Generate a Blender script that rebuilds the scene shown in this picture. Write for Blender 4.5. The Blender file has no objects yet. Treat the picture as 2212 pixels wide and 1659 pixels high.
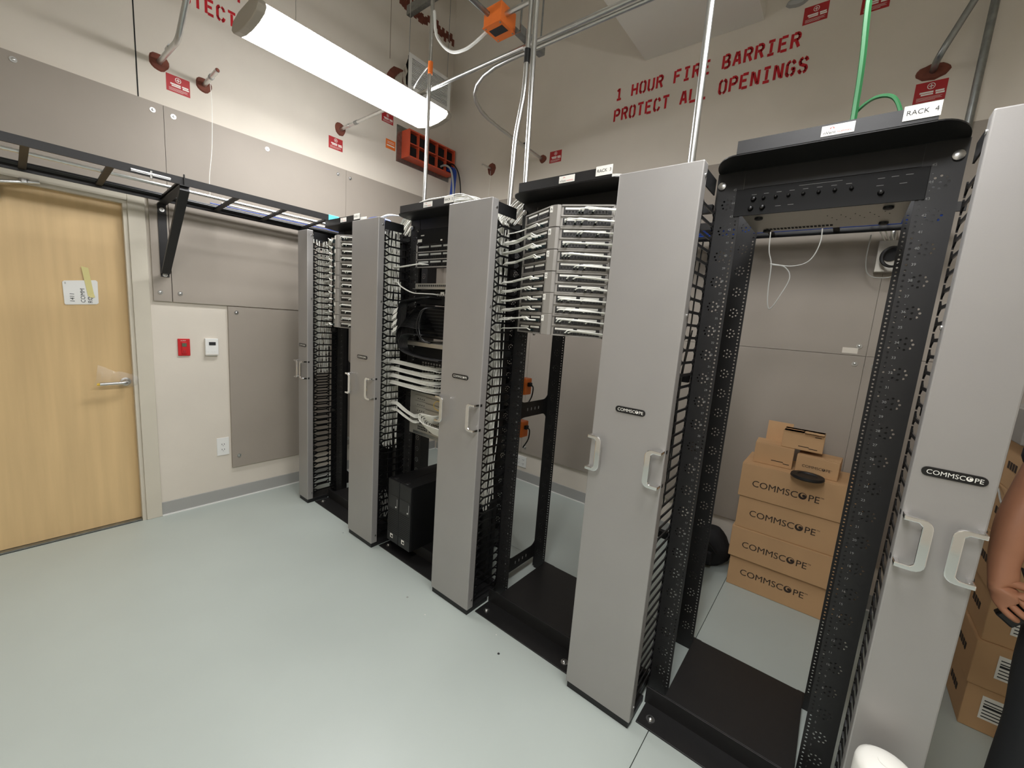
import bpy, bmesh, math, random
from mathutils import Vector, Matrix
random.seed(7)
S = bpy.context.scene
COL = S.collection
# ---------------------------------------------------------------- camera
CAM = Vector((3.4324, -1.4032, 1.5172)); YAW, PITCH, ROLL, FPX = 2.2416, -.1503, .0745, 883.25
_f = Vector((math.cos(YAW)*math.cos(PITCH), math.sin(YAW)*math.cos(PITCH), math.sin(PITCH)))
_r = Vector((math.sin(YAW), -math.cos(YAW), 0)); _u = _r.cross(_f)
CR = _r*math.cos(ROLL)+_u*math.sin(ROLL); CU = -_r*math.sin(ROLL)+_u*math.cos(ROLL); CF = _f
cd = bpy.data.cameras.new('camera'); co = bpy.data.objects.new('camera', cd); COL.objects.link(co)
co.matrix_world = Matrix(((CR.x, CU.x, -CF.x, CAM.x), (CR.y, CU.y, -CF.y, CAM.y), (CR.z, CU.z, -CF.z, CAM.z), (0, 0, 0, 1)))
cd.sensor_width = 36; cd.sensor_fit = 'HORIZONTAL'; cd.lens = 36*FPX/2212; cd.clip_start = .03; cd.clip_end = 60
S.camera = co
# ---------------------------------------------------------------- world, exposure, light levels
w = bpy.data.worlds.new('world'); S.world = w; w.use_nodes = True
w.node_tree.nodes['Background'].inputs[0].default_value = (.9, .95, 1, 1)
w.node_tree.nodes['Background'].inputs[1].default_value = 0
S.view_settings.view_transform = 'Standard'; S.view_settings.look = 'None'
S.view_settings.exposure = 1.4; S.view_settings.gamma = 1; S.view_settings.use_curve_mapping = False
LAMP = 12.5            # emission of the strip-light lenses
XL, YB = -.085, 1.684  # left wall and back wall planes
ZC, XR, YF = 5.0, 5.6, -3.2

# ---------------------------------------------------------------- pixel -> place on a known plane
def ray(px, py):
    return CF + CR*((px-1106)/FPX) - CU*((py-829.5)/FPX)
def onp(px, py, ax, v):
    d = ray(px, py); return CAM + d*((v-CAM[ax])/d[ax])
def WL(px, py, x=XL): return onp(px, py, 0, x)
def WB(px, py, y=YB): return onp(px, py, 1, y)
def HZ(px, py, z=0.): return onp(px, py, 2, z)

# ---------------------------------------------------------------- materials
def lin(c): return tuple(((v/255+.055)/1.055)**2.4 if v > 10 else v/255/12.92 for v in c)
MATS = {}
def mat(name, rgb, rough=.5, metal=0, var=.0, scale=6, bump=0, bscale=80, spec=.5, emit=0, alpha=1, stretch=None):
    m = bpy.data.materials.new(name); m.use_nodes = True; nt = m.node_tree; b = nt.nodes['Principled BSDF']
    c = lin(rgb); b.inputs['Base Color'].default_value = (*c, 1); b.inputs['Roughness'].default_value = rough
    b.inputs['Metallic'].default_value = metal; b.inputs['Specular IOR Level'].default_value = spec
    tc = nt.nodes.new('ShaderNodeTexCoord'); src = tc.outputs['Object']
    if stretch:
        mp = nt.nodes.new('ShaderNodeMapping'); mp.inputs['Scale'].default_value = stretch
        nt.links.new(src, mp.inputs[0]); src = mp.outputs[0]
    if var:
        n = nt.nodes.new('ShaderNodeTexNoise'); n.inputs['Scale'].default_value = scale; n.inputs['Detail'].default_value = 5
        r = nt.nodes.new('ShaderNodeValToRGB')
        r.color_ramp.elements[0].position = .3; r.color_ramp.elements[1].position = .7
        r.color_ramp.elements[0].color = (*[v*(1-var) for v in c], 1); r.color_ramp.elements[1].color = (*[min(1, v*(1+var)) for v in c], 1)
        nt.links.new(src, n.inputs['Vector']); nt.links.new(n.outputs['Fac'], r.inputs['Fac']); nt.links.new(r.outputs['Color'], b.inputs['Base Color'])
    if bump:
        n2 = nt.nodes.new('ShaderNodeTexNoise'); n2.inputs['Scale'].default_value = bscale; n2.inputs['Detail'].default_value = 3
        bp = nt.nodes.new('ShaderNodeBump'); bp.inputs['Strength'].default_value = bump; bp.inputs['Distance'].default_value = .002
        nt.links.new(src, n2.inputs['Vector']); nt.links.new(n2.outputs['Fac'], bp.inputs['Height']); nt.links.new(bp.outputs['Normal'], b.inputs['Normal'])
    if emit:
        b.inputs['Emission Color'].default_value = (*c, 1); b.inputs['Emission Strength'].default_value = emit
    if alpha < 1:
        b.inputs['Alpha'].default_value = alpha
    MATS[name] = m; return m
mat('wall', (216, 208, 195), .85, var=.03, scale=3, bump=.15, bscale=120)
mat('panel', (156, 147, 136), .6, var=.04, scale=2.5, bump=.08, bscale=60)
mat('ceiling', (226, 224, 218), .9)
mat('floor', (177, 185, 179), .36, var=.03, scale=2, bump=.03, bscale=30)
mat('slab', (40, 40, 38), .9)
mat('base', (160, 160, 156), .6)
mat('frame', (205, 198, 182), .45, var=.02)
mat('frame_dark', (140, 130, 112), .5)
mat('maple', (214, 183, 134), .42, var=.07, scale=2.2, stretch=(1, 9, .55), bump=.05, bscale=40)
mat('alu', (200, 200, 198), .28, metal=1)
mat('chrome', (235, 235, 235), .06, metal=1)
mat('steel', (205, 206, 204), .3, metal=1, var=.05, scale=30)
mat('galv', (150, 153, 152), .4, metal=1, var=.15, scale=40)
mat('greydoor', (163, 160, 157), .42, metal=.4, var=.025, scale=5, bump=.05, bscale=300)
mat('black', (26, 26, 27), .5, var=.12, scale=60, spec=.4)
mat('blackgloss', (16, 16, 17), .28)
mat('blackmetal', (26, 25, 25), .45, var=.1, scale=40, bump=.06, bscale=400)
mat('gear', (15, 15, 16), .55, spec=.3)
mat('jackblack', (14, 14, 15), .5)
mat('jackframe', (62, 60, 58), .45)
mat('ppgrey', (150, 146, 140), .45, metal=.2)
mat('labelwhite', (236, 234, 226), .6)
mat('white', (232, 232, 228), .5)
mat('cordwhite', (240, 239, 230), .45)
mat('cordgrey', (170, 170, 164), .5)
mat('cordblack', (15, 15, 16), .35)
mat('cordblue', (38, 76, 170), .45)
mat('plug', (30, 44, 46), .25)
mat('red', (196, 30, 34), .45)
mat('redlabel', (172, 34, 38), .5, var=.05)
mat('stencil', (190, 28, 38), .75, var=.1, scale=25)
mat('firestop', (112, 60, 45), .8, var=.15, scale=30, bump=.5, bscale=60)
mat('orange', (204, 84, 54), .5, var=.05)
mat('boxorange', (232, 118, 44), .45, var=.06, scale=20)
mat('cardboard', (190, 152, 110), .8, var=.05, scale=5, bump=.06, bscale=50)
mat('cardprint', (50, 38, 30), .8)
mat('ink', (30, 30, 32), .6)
mat('inkred', (200, 40, 40), .6)
mat('green', (30, 88, 48), .45)
mat('yellow', (226, 188, 60), .5)
mat('cyan', (90, 200, 228), .5)
mat('tape', (214, 204, 140), .6)
mat('silver', (176, 172, 162), .4, metal=.6)
mat('lcd', (92, 104, 84), .25)
mat('dark', (10, 10, 11), .8)
mat('navy', (26, 30, 42), .85, bump=.2, bscale=200)
mat('trouser', (44, 46, 48), .9, bump=.2, bscale=200)
mat('skin', (178, 124, 94), .5, var=.05, scale=20)
mat('hair', (36, 26, 20), .6)
mat('eye', (235, 232, 226), .3)
mat('lips', (150, 84, 76), .5)
mat('foil', (205, 204, 198), .22, metal=1, bump=.9, bscale=35)
mat('lens', (252, 252, 253), .4, emit=LAMP)
mat('lamphousing', (226, 222, 212), .45)
mat('lampcap', (168, 160, 146), .5)
mat('bag', (24, 24, 26), .75, bump=.5, bscale=25)
mat('film', (236, 234, 226), .3, var=.02)
mat('mark', (140, 140, 138), .6)
mp = mat('plastic', (240, 240, 240), .08, alpha=.16)

# ---------------------------------------------------------------- mesh helpers
class MB:
    def __init__(s): s.v = []; s.f = []
    def add(s, vs, fs):
        o = len(s.v); s.v += [tuple(p) for p in vs]; s.f += [tuple(i+o for i in q) for q in fs]; return s
    def box(s, x0, x1, y0, y1, z0, z1, fn=None):
        vs = [(x, y, z) for z in (z0, z1) for y in (y0, y1) for x in (x0, x1)]
        if fn: vs = [fn(*p) for p in vs]
        return s.add(vs, [(0, 2, 3, 1), (4, 5, 7, 6), (0, 1, 5, 4), (2, 6, 7, 3), (0, 4, 6, 2), (1, 3, 7, 5)])
    def prism(s, poly, ax, a, b):   # poly of 2-d points in the two other axes, extruded along ax from a to b
        def P(p, h): l = list(p); l.insert(ax, h); return tuple(l)
        n = len(poly); vs = [P(p, a) for p in poly]+[P(p, b) for p in poly]
        return s.add(vs, [tuple(range(n))[::-1], tuple(range(n, 2*n))]+[(i, (i+1) % n, n+(i+1) % n, n+i) for i in range(n)])
    def tube(s, pts, r, n=8, cap=True):
        pts = [Vector(p) for p in pts]; rs = r if isinstance(r, (list, tuple)) else [r]*len(pts)
        up = None; rings = []
        for i, p in enumerate(pts):
            t = (pts[min(i+1, len(pts)-1)]-pts[max(i-1, 0)])
            t = t.normalized() if t.length > 1e-9 else Vector((0, 0, 1))
            if up is None: up = t.orthogonal().normalized()
            else:
                up = up-t*up.dot(t); up = up.normalized() if up.length > 1e-6 else t.orthogonal().normalized()
            q = t.cross(up)
            rings.append([p+(up*math.cos(2*math.pi*k/n)+q*math.sin(2*math.pi*k/n))*rs[i] for k in range(n)])
        vs = [v for R in rings for v in R]; fs = []
        for i in range(len(pts)-1):
            for k in range(n): fs.append((i*n+k, i*n+(k+1) % n, (i+1)*n+(k+1) % n, (i+1)*n+k))
        if cap: fs += [tuple(range(n))[::-1], tuple(range((len(pts)-1)*n, len(pts)*n))]
        return s.add(vs, fs)
    def cyl(s, a, b, r, n=12): return s.tube([a, b], r, n)
    def lathe(s, c, prof, ax=2, n=20):  # prof: (radius, height)
        vs = []
        for (r, h) in prof:
            for k in range(n):
                a = 2*math.pi*k/n; p = [r*math.cos(a), r*math.sin(a)]; p.insert(ax, h); vs.append((c[0]+p[0], c[1]+p[1], c[2]+p[2]))
        fs = [(i*n+k, i*n+(k+1) % n, (i+1)*n+(k+1) % n, (i+1)*n+k) for i in range(len(prof)-1) for k in range(n)]
        fs += [tuple(range(n))[::-1], tuple(range((len(prof)-1)*n, len(prof)*n))]
        return s.add(vs, fs)
def mesh_of(mb, off=(0, 0, 0), smooth=False, bevel=0, name='m'):
    me = bpy.data.meshes.new(name)
    me.from_pydata([(v[0]-off[0], v[1]-off[1], v[2]-off[2]) for v in mb.v], [], mb.f)
    bm = bmesh.new(); bm.from_mesh(me)
    bmesh.ops.recalc_face_normals(bm, faces=bm.faces)
    if bevel:
        bmesh.ops.bevel(bm, geom=[e for e in bm.edges if e.calc_face_angle(0) > .5], offset=bevel, segments=2, affect='EDGES', profile=.5)
    bm.to_mesh(me); bm.free()
    if smooth:
        for p in me.polygons: p.use_smooth = True
        try: me.set_sharp_from_angle(angle=math.radians(40))
        except Exception: pass
    return me
def link(name, me, m, parent=None, loc=(0, 0, 0)):
    o = bpy.data.objects.new(name, me); COL.objects.link(o); o.location = loc
    if parent: o.parent = parent
    if m and me and not me.materials: me.materials.append(MATS[m])
    return o
def root_of(o):
    while o.parent: o = o.parent
    return o
def part(name, mb, m, parent, smooth=False, bevel=0):
    """part of a thing; the shape is given in world coordinates"""
    off = parent.get('_o', None)
    p = parent; off = Vector((0, 0, 0))
    while p: off += p.location; p = p.parent
    return link(name, mesh_of(mb, off, smooth, bevel, name), m, parent)
def thing(name, label, cat, loc=(0, 0, 0), group=None, kind=None):
    o = bpy.data.objects.new(name, None); COL.objects.link(o); o.location = loc; o.empty_display_size = .05
    if kind: o['kind'] = kind
    else: o['label'] = label; o['category'] = cat
    if kind and label: o['label'] = label
    if group: o['group'] = group
    return o
def tag(o, label, cat, group=None, kind=None):
    o['label'] = label; o['category'] = cat
    if group: o['group'] = group
    if kind: o['kind'] = kind
    return o
def solo(name, mb, m, label, cat, group=None, kind=None, smooth=False, bevel=0):
    """a thing of one mesh, origin at its base"""
    xs, ys, zs = zip(*mb.v); c = ((min(xs)+max(xs))/2, (min(ys)+max(ys))/2, min(zs))
    return tag(link(name, mesh_of(mb, c, smooth, bevel, name), m, None, c), label, cat, group, kind)
def struct(name, mb, m, label=None):
    o = link(name, mesh_of(mb, name=name), m); o['kind'] = 'structure'
    if label: o['label'] = label
    return o
def copy_tree(o, parent=None):
    c = o.copy(); COL.objects.link(c); c.parent = parent
    for ch in o.children: copy_tree(ch, c)
    return c
def spline(pts, n=6):
    P = [Vector(p) for p in pts]; P = [P[0]*2-P[1]]+P+[P[-1]*2-P[-2]]; out = []
    for i in range(1, len(P)-2):
        for k in range(n):
            t = k/n; a, b, c, d = P[i-1], P[i], P[i+1], P[i+2]
            out.append(.5*((2*b)+(c-a)*t+(2*a-5*b+4*c-d)*t*t+(3*b-a-3*c+d)*t**3))
    out.append(P[-2]); return out
def arc(cx, cy, r, a0, a1, n=6):
    return [(cx+r*math.cos(math.radians(a0+(a1-a0)*i/n)), cy+r*math.sin(math.radians(a0+(a1-a0)*i/n))) for i in range(n+1)]
def bent(pts, rad, n=6):  # polyline with rounded corners
    P = [Vector(p) for p in pts]; out = [P[0]]
    for i in range(1, len(P)-1):
        a = (P[i-1]-P[i]); b = (P[i+1]-P[i]); r = min(rad, a.length*.49, b.length*.49)
        s0 = P[i]+a.normalized()*r; e0 = P[i]+b.normalized()*r
        for k in range(n+1):
            t = k/n; out.append(s0*(1-t)**2+P[i]*2*t*(1-t)+e0*t*t)
    out.append(P[-1]); return out
# text -> flat mesh in local x (reading) / y (up), returned as MB with a mapping
def text_mb(txt, size, fn, align='LEFT', space_line=1, depth=0, bold=0, spacing=1):
    cu = bpy.data.curves.new('t', 'FONT'); cu.body = txt; cu.size = size; cu.align_x = align; cu.space_line = space_line
    cu.space_character = spacing; cu.offset = bold; cu.resolution_u = 3
    ob = bpy.data.objects.new('t', cu); me = bpy.data.meshes.new_from_object(ob)
    mb = MB().add([fn(v.co.x, v.co.y) for v in me.vertices], [tuple(p.vertices) for p in me.polygons])
    wd = max([v.co.x for v in me.vertices], default=0)
    bpy.data.objects.remove(ob); bpy.data.curves.remove(cu); bpy.data.meshes.remove(me)
    return mb, wd
def holes_plate(x0, x1, z0, z1, holes, th):   # plate with real holes; x,z plane; y = 0..th
    cu = bpy.data.curves.new('p', 'CURVE'); cu.dimensions = '2D'; cu.fill_mode = 'BOTH'; cu.extrude = th/2
    def poly(pts):
        s = cu.splines.new('POLY'); s.points.add(len(pts)-1); s.use_cyclic_u = True
        for p, q in zip(s.points, pts): p.co = (q[0], q[1], 0, 1)
    poly([(x0, z0), (x1, z0), (x1, z1), (x0, z1)])
    for (x, z, r, n) in holes: poly([(x+r*math.cos(2*math.pi*(k+.5)/n), z+r*math.sin(2*math.pi*(k+.5)/n)) for k in range(n)])
    ob = bpy.data.objects.new('p', cu); me = bpy.data.meshes.new_from_object(ob)
    mb = MB().add([(v.co.x, th/2-v.co.z, v.co.y) for v in me.vertices], [tuple(p.vertices) for p in me.polygons])
    bpy.data.objects.remove(ob); bpy.data.curves.remove(cu); bpy.data.meshes.remove(me); return mb
def shift(mb, dx=0, dy=0, dz=0, mx=1):
    r = MB(); r.v = [(v[0]*mx+dx, v[1]+dy, v[2]+dz) for v in mb.v]; r.f = list(mb.f); return r
def logo_mb(width, fn, tm=False):
    """COMMSCOPE wordmark, the O a ring with a swirl"""
    a, wa = text_mb('COMMSC', 1, lambda x, y: (x, y, 0)); b, wb = text_mb('PE', 1, lambda x, y: (x, y, 0))
    cap = .73; ro = cap/2; tot = wa+.06+2*ro+.1+wb; k = width/tot; out = MB()
    out.add([fn(x*k, y*k) for x, y, _ in a.v], a.f)
    cx = wa+.06+ro; cy = ro
    ring = [(cx+ro*math.cos(t*math.pi/12), cy+ro*math.sin(t*math.pi/12)) for t in range(24)]
    inn = [(cx+.1*ro+ro*.62*math.cos(t*math.pi/12), cy+.22*ro+ro*.62*math.sin(t*math.pi/12)) for t in range(24)]
    out.add([fn(x*k, y*k) for x, y in ring+inn], [(i, (i+1) % 24, 24+(i+1) % 24, 24+i) for i in range(24)])
    d = [(cx+.3*ro+ro*.42*math.cos(t*math.pi/6), cy+.1*ro+ro*.42*math.sin(t*math.pi/6)) for t in range(12)]
    out.add([fn(x*k, y*k) for x, y in d], [tuple(range(12))])
    out.add([fn((cx+ro+.1+x)*k, y*k) for x, y, _ in b.v], b.f)
    if tm:
        c, wc = text_mb('TM', .22, lambda x, y: (x, y, 0)); out.add([fn((tot+.03+x)*k, (y+.55)*k) for x, y, _ in c.v], c.f)
    return out
GL = {
 '1': [[(2.2, .9), (2.2, 6)], [(.9, 4.9), (1.9, 5.7)], [(.9, 0), (3.5, 0)]],
 'H': [[(.4, 0), (.4, 6)], [(3.6, 0), (3.6, 6)], [(1.2, 3), (2.8, 3)]],
 'O': [[(1.5, 6), (.8, 5.6), (.4, 4.8), (.4, 1.2), (.8, .4), (1.5, 0)], [(2.5, 6), (3.2, 5.6), (3.6, 4.8), (3.6, 1.2), (3.2, .4), (2.5, 0)]],
 'U': [[(.4, 6), (.4, 1.2), (.8, .4), (1.5, 0)], [(3.6, 6), (3.6, 1.2), (3.2, .4), (2.5, 0)]],
 'R': [[(.4, 0), (.4, 6)], [(1.3, 6), (2.8, 6), (3.6, 5.2), (3.6, 4), (2.8, 3.2), (1.3, 3.2)], [(2.5, 2.5), (3.6, 0)]],
 'F': [[(.4, 0), (.4, 6)], [(1.3, 6), (3.7, 6)], [(1.3, 3.2), (3, 3.2)]],
 'I': [[(2, .95), (2, 5.05)], [(.7, 6), (3.3, 6)], [(.7, 0), (3.3, 0)]],
 'E': [[(.4, 0), (.4, 6)], [(1.3, 6), (3.7, 6)], [(1.3, 3.2), (3, 3.2)], [(1.3, 0), (3.7, 0)]],
 'B': [[(.4, 0), (.4, 6)], [(1.3, 6), (2.6, 6), (3.3, 5.4), (3.3, 4.1), (2.6, 3.4)], [(1.3, 0), (2.8, 0), (3.6, .7), (3.6, 2.2), (2.9, 2.9), (1.3, 2.9)]],
 'A': [[(.4, 0), (1.2, 4.2), (1.6, 6)], [(2.4, 6), (2.8, 4.2), (3.6, 0)], [(1.6, 2), (2.4, 2)]],
 'P': [[(.4, 0), (.4, 6)], [(1.3, 6), (2.8, 6), (3.6, 5.2), (3.6, 3.8), (2.8, 3), (1.3, 3)]],
 'T': [[(2, 0), (2, 5.05)], [(.3, 6), (3.7, 6)]],
 'C': [[(1.5, 6), (.8, 5.6), (.4, 4.8), (.4, 1.2), (.8, .4), (1.5, 0)], [(2.5, 6), (3.2, 5.6), (3.6, 4.5)], [(2.5, 0), (3.2, .4), (3.6, 1.5)]],
 'L': [[(.4, .95), (.4, 6)], [(.4, 0), (3.7, 0)]],
 'N': [[(.4, 0), (.4, 6)], [(3.6, 0), (3.6, 6)], [(1.1, 5.4), (2.9, .6)]],
 'G': [[(1.5, 6), (.8, 5.6), (.4, 4.8), (.4, 1.2), (.8, .4), (1.5, 0)], [(2.5, 6), (3.2, 5.6), (3.6, 4.7)], [(2.5, 0), (3.2, .4), (3.6, 1.4), (3.6, 2.7), (2.4, 2.7)]],
 'S': [[(3.6, 4.7), (3.1, 5.7), (2.5, 6)], [(1.5, 6), (.8, 5.6), (.4, 4.6), (.8, 3.6), (3.2, 2.4), (3.6, 1.4), (3.2, .4), (2.5, 0)], [(1.5, 0), (.9, .3), (.4, 1.3)]]}
def stencil_mb(txt, pitch, height, fn):
    mb = MB(); sx = pitch*.74/4; sy = height/6; th = .66
    for i, ch in enumerate(txt):
        for pl in GL.get(ch, []):
            for a, b in zip(pl, pl[1:]):
                a = Vector(a); b = Vector(b); d = (b-a).normalized(); nrm = Vector((-d.y, d.x))*th; a = a-d*.16; b = b+d*.16
                mb.add([fn(i*pitch+p.x*sx, p.y*sy) for p in (a+nrm, b+nrm, b-nrm, a-nrm)], [(0, 1, 2, 3)])
    return mb
def blob(c, ax, r, seed, th=.012, stretch=(1, 1)):   # irregular patch of sealant on a wall, normal along ax, towards sign of th
    rnd = random.Random(seed); n = 18; mb = MB(); o = [rnd.uniform(.78, 1.15) for _ in range(n)]
    o = [(o[i]+o[(i+1) % n]+o[i-1])/3 for i in range(n)]
    def ring(k, h):
        R = []
        for i in range(n):
            a = 2*math.pi*i/n; p = [r*k*o[i]*math.cos(a)*stretch[0], r*k*o[i]*math.sin(a)*stretch[1]]; p.insert(ax, h); R.append((c[0]+p[0], c[1]+p[1], c[2]+p[2]))
        return R
    vs = ring(1, 0)+ring(.85, th*.8)+ring(.4, th)
    fs = [(j*n+i, j*n+(i+1) % n, (j+1)*n+(i+1) % n, (j+1)*n+i) for j in range(2) for i in range(n)]+[tuple(range(2*n, 3*n))]
    return mb.add(vs, fs)
# ================================================================ strip lights (large lamps first)
def strip_light(name, x, y0, y1, z, label):
    t = thing(name, label, 'light', (x, (y0+y1)/2, z), 'suspended strip lights')
    sec = [(-.160, .034), (-.174, .012), (-.15, -.008), (-.08, -.022), (0, -.026), (.08, -.022), (.15, -.008), (.174, .012), (.160, .034)]
    part('lens', MB().prism([(x+a, z+b) for a, b in sec], 1, y0+.035, y1-.035), 'lens', t, smooth=True)
    part('housing', MB().prism([(x+a, z+b) for a, b in [(-.162, .0345), (.162, .0345), (.15, .045), (.07, .06), (-.07, .06), (-.15, .045)]], 1, y0+.02, y1-.02), 'lamphousing', t)
    for a, b in ((y0, y0+.04), (y1-.04, y1)):
        part('end_cap', MB().prism([(x+q*1.03, z+p*1.08) for q, p in sec]+[(x+q, z+p) for q, p in [(.15, .05), (.075, .065), (-.075, .065), (-.15, .05)]], 1, a, b), 'lampcap', t, bevel=.004)
    for yy in (y0+.25, y1-.25):
        part('hanger_wire', MB().cyl((x, yy, z+.055), (x, yy, ZC), .0015, 6), 'steel', t)
    return t
strip_light('strip_light', .868, -.535, .70, 2.905, 'bright strip light hanging over the aisle by the grille')
# two more fixtures of the same row pattern, above the aisle out of frame: they throw the duct shadow on the back wall
# and the highlights on the conduits, the chrome handles and the RACK 4 lip
strip_light('strip_light_offscreen', 3.27, -.835, .40, 2.905, 'strip light hanging over the aisle by the tall cardboard stack')
strip_light('strip_light_offscreen', 3.27, -2.5, -1.265, 2.905, 'strip light hanging behind the aisle, farthest from the door')

# ================================================================ room shell
fl = struct('floor', MB().box(XL-.1, XR, YF, YB+.1, -.12, -.006), 'slab', 'pale grey green resilient floor')
for (a, b, c, d) in ((XL, 3.0715, YF, .6955), (XL, 3.0715, .6985, YB), (3.0745, XR, YF, YB)):
    part('floor_sheet', MB().box(a, b, c, d, -.006, 0), 'floor', fl)
DY0, DY1, DZ = -1.782, -.868, 2.078      # door opening
wl = struct('wall_left', MB().box(XL-.15, XL, DY1+.078, YB, 0, ZC).box(XL-.15, XL, YF, DY0-.078, 0, ZC).box(XL-.15, XL, DY0-.078, DY1+.078, DZ+.068, ZC), 'wall', 'beige left wall with taupe backboards')
wb = struct('wall_back', MB().box(XL-.15, XR, YB, YB+.15, 0, ZC), 'wall', 'beige back wall with stencilled red lettering')
struct('wall_right', MB().box(XR, XR+.15, YF, YB+.15, 0, ZC), 'wall')
struct('wall_front', MB().box(XL-.15, XR, YF-.15, YF, 0, ZC), 'wall')
struct('ceiling', MB().box(XL-.15, XR+.15, YF-.15, YB+.15, ZC, ZC+.1), 'ceiling')
part('control_joint', MB().box(XL-.002, XL+.0015, -.792, -.786, 2.69, ZC), 'dark', wl)
part('control_joint', MB().box(XL-.002, XL+.0015, .935, .940, 3.75, ZC), 'frame_dark', wl)
# backboards, each a sheet with its own bolts
PT = .018
def bolt_mb(c, ax, sgn, r=.014):
    mb = MB()
    def P(h): return tuple(c[i]+(h*sgn if i == ax else 0) for i in range(3))
    mb.tube([P(0), P(.003)], r, 14); mb.tube([P(.003), P(.007), P(.0085)], [r*.5, r*.45, r*.2], 8); return mb
def panel_L(y0, y1, z0, z1, bolts):
    p = part('backboard', MB().box(XL, XL+PT, y0+.0012, y1-.0012, z0+.0012, z1-.0012), 'panel', wl)
    for b in bolts: part('bolt', bolt_mb((XL+PT, b[0], b[1]), 0, 1), 'alu', p, smooth=True)
def bl(*px): return [(WL(*p).y, WL(*p).z) for p in px]
panel_L(-2.2, -.676, 2.15, 2.686, bl((28, 131), (328, 239)))
panel_L(-.774, -.678, 1.482, 2.15, bl((345, 631)))
panel_L(-.676, .53, 1.482, 2.686, bl((373, 254), (575, 323), (728, 377), (388, 634)))
panel_L(.53, YB, 1.482, 2.686, bl((754, 386)))
panel_L(-.364, .53, .255, 1.478, bl((509, 675), (515, 982)))
panel_L(.53, YB, .255, 1.478, [(.58, .32), (1.6, .32)])
def panel_B(x0, x1, z0, z1, bolts):
    p = part('backboard', MB().box(x0+.0012, x1-.0012, YB-PT, YB, z0+.0012, z1-.0012), 'panel', wb)
    for b in bolts: part('bolt', bolt_mb((b[0], YB-PT, b[1]), 1, -1), 'alu', p, smooth=True)
panel_B(XL+PT, 1.168, .285, 1.472, [(1.12, 1.425), (1.115, .34), (0.02, .34)])
panel_B(1.168, 3.537, .285, 1.472, [(1.21, 1.425), (1.212, .34), (3.495, 1.424), (2.35, .34)])
panel_B(3.537, 5.2, .285, 1.472, [(3.58, 1.42)])
panel_B(XL+PT, 1.168, 1.472, 2.655, [(1.12, 1.53), (1.12, 2.6)])
panel_B(1.168, 3.537, 1.472, 2.655, [(3.5, 1.526), (2.3, 2.6)])
panel_B(3.537, 5.2, 1.472, 2.655, [(3.58, 2.6)])
c = WB(1836, 757, YB-PT); part('maker_sticker', MB().box(c.x-.035, c.x+.035, c.y-.001, c.y, c.z-.016, c.z+.016), 'wall', wb)
def baseb(name, pts, ax):
    mb = MB()
    if ax == 0: mb.prism([(XL, 0), (XL+.012, 0), (XL+.009, .012), (XL+.006, .094), (XL, .096)], 1, *pts)
    else: mb.prism([(YB, 0), (YB-.012, 0), (YB-.009, .012), (YB-.006, .094), (YB, .096)], 0, *pts)
    o = link(name, mesh_of(mb if ax == 0 else MB().add([(v[0], v[1], v[2]) for v in mb.v], mb.f)), 'base'); o['kind'] = 'structure'
    b = MB()
    if ax == 0: b.box(XL+.009, XL+.016, pts[0], pts[1], 0, .008)
    else: b.box(pts[0], pts[1], YB-.016, YB-.009, 0, .008)
    part('sealant_bead', b, 'white', o)
baseb('baseboard_left', (-.79, YB-.02), 0)
baseb('baseboard_back', (XL+.02, XR), 1)
# stencilled lettering on both walls
Fb = lambda z: (lambda x, y: (1.79+x, YB-.0012, z+y))
part('stencil_lettering', stencil_mb('1 HOUR FIRE BARRIER', .0624, .075, Fb(3.253)), 'stencil', wb)
part('stencil_lettering', stencil_mb('PROTECT ALL OPENINGS', .0622, .079, Fb(3.101)), 'stencil', wb)
Fl = lambda z: (lambda x, y: (XL+.0012, -.684+x, z+y))
part('stencil_lettering', stencil_mb('PROTECT ALL OPENINGS', .0625, .08, Fl(3.342)), 'stencil', wl)
part('stencil_lettering', stencil_mb('1 HOUR FIRE BARRIER', .0625, .08, Fl(3.51)), 'stencil', wl)
# sheet-metal duct under the ceiling, running out from the back wall
t = thing('air_duct', 'large light grey air duct running out of the back wall', 'duct', (2.375, .3, 3.465))
part('duct_body', MB().box(2.0, 2.75, -1.9, YB-.001, 3.465, 4.15), 'lamphousing', t)
for yy in (.1, -1.2): part('duct_flange', MB().box(1.985, 2.765, yy, yy+.03, 3.45, 4.165), 'galv', t)
# door
d1 = thing('door_1', 'maple veneer door in a painted metal frame', None, (XL, (DY0+DY1)/2, 0), kind='structure')
part('door_leaf', MB().box(XL-.085, XL-.04, DY0+.003, DY1-.003, .012, DZ-.003), 'maple', d1)
fr = MB()
for (a, b) in ((DY1-.004, DY1+.078), (DY0-.078, DY0+.004)): fr.box(XL-.15, XL+.014, a, b, 0, DZ+.068)
fr.box(XL-.15, XL+.014, DY0+.0045, DY1-.0045, DZ-.004, DZ+.068)
frm = part('door_frame', fr, 'frame', d1, bevel=.003)
part('stop_strip', MB().box(XL-.036, XL+.004, DY1-.024, DY1-.0045, .0, DZ-.006).box(XL-.036, XL+.004, DY0+.0045, DY0+.024, .0, DZ-.006).box(XL-.036, XL+.004, DY0+.024, DY1-.024, DZ-.024, DZ-.0045), 'frame', frm)
part('threshold', MB().box(XL-.15, XL-.005, DY0+.005, DY1-.005, 0, .01), 'galv', d1)
hd = MB(); hx = XL-.04
h = part('lever_handle', MB().lathe((hx, -.925, .955), [(.026, 0), (.026, .008), (.018, .012), (.011, .03), (.011, .05)], 0, 20).tube(bent([(hx+.05, -.925, .955), (hx+.058, -.94, .955), (hx+.058, -1.05, .953)], .01), [.010]*9+[.009], 10), 'alu', d1, smooth=True)
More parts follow.
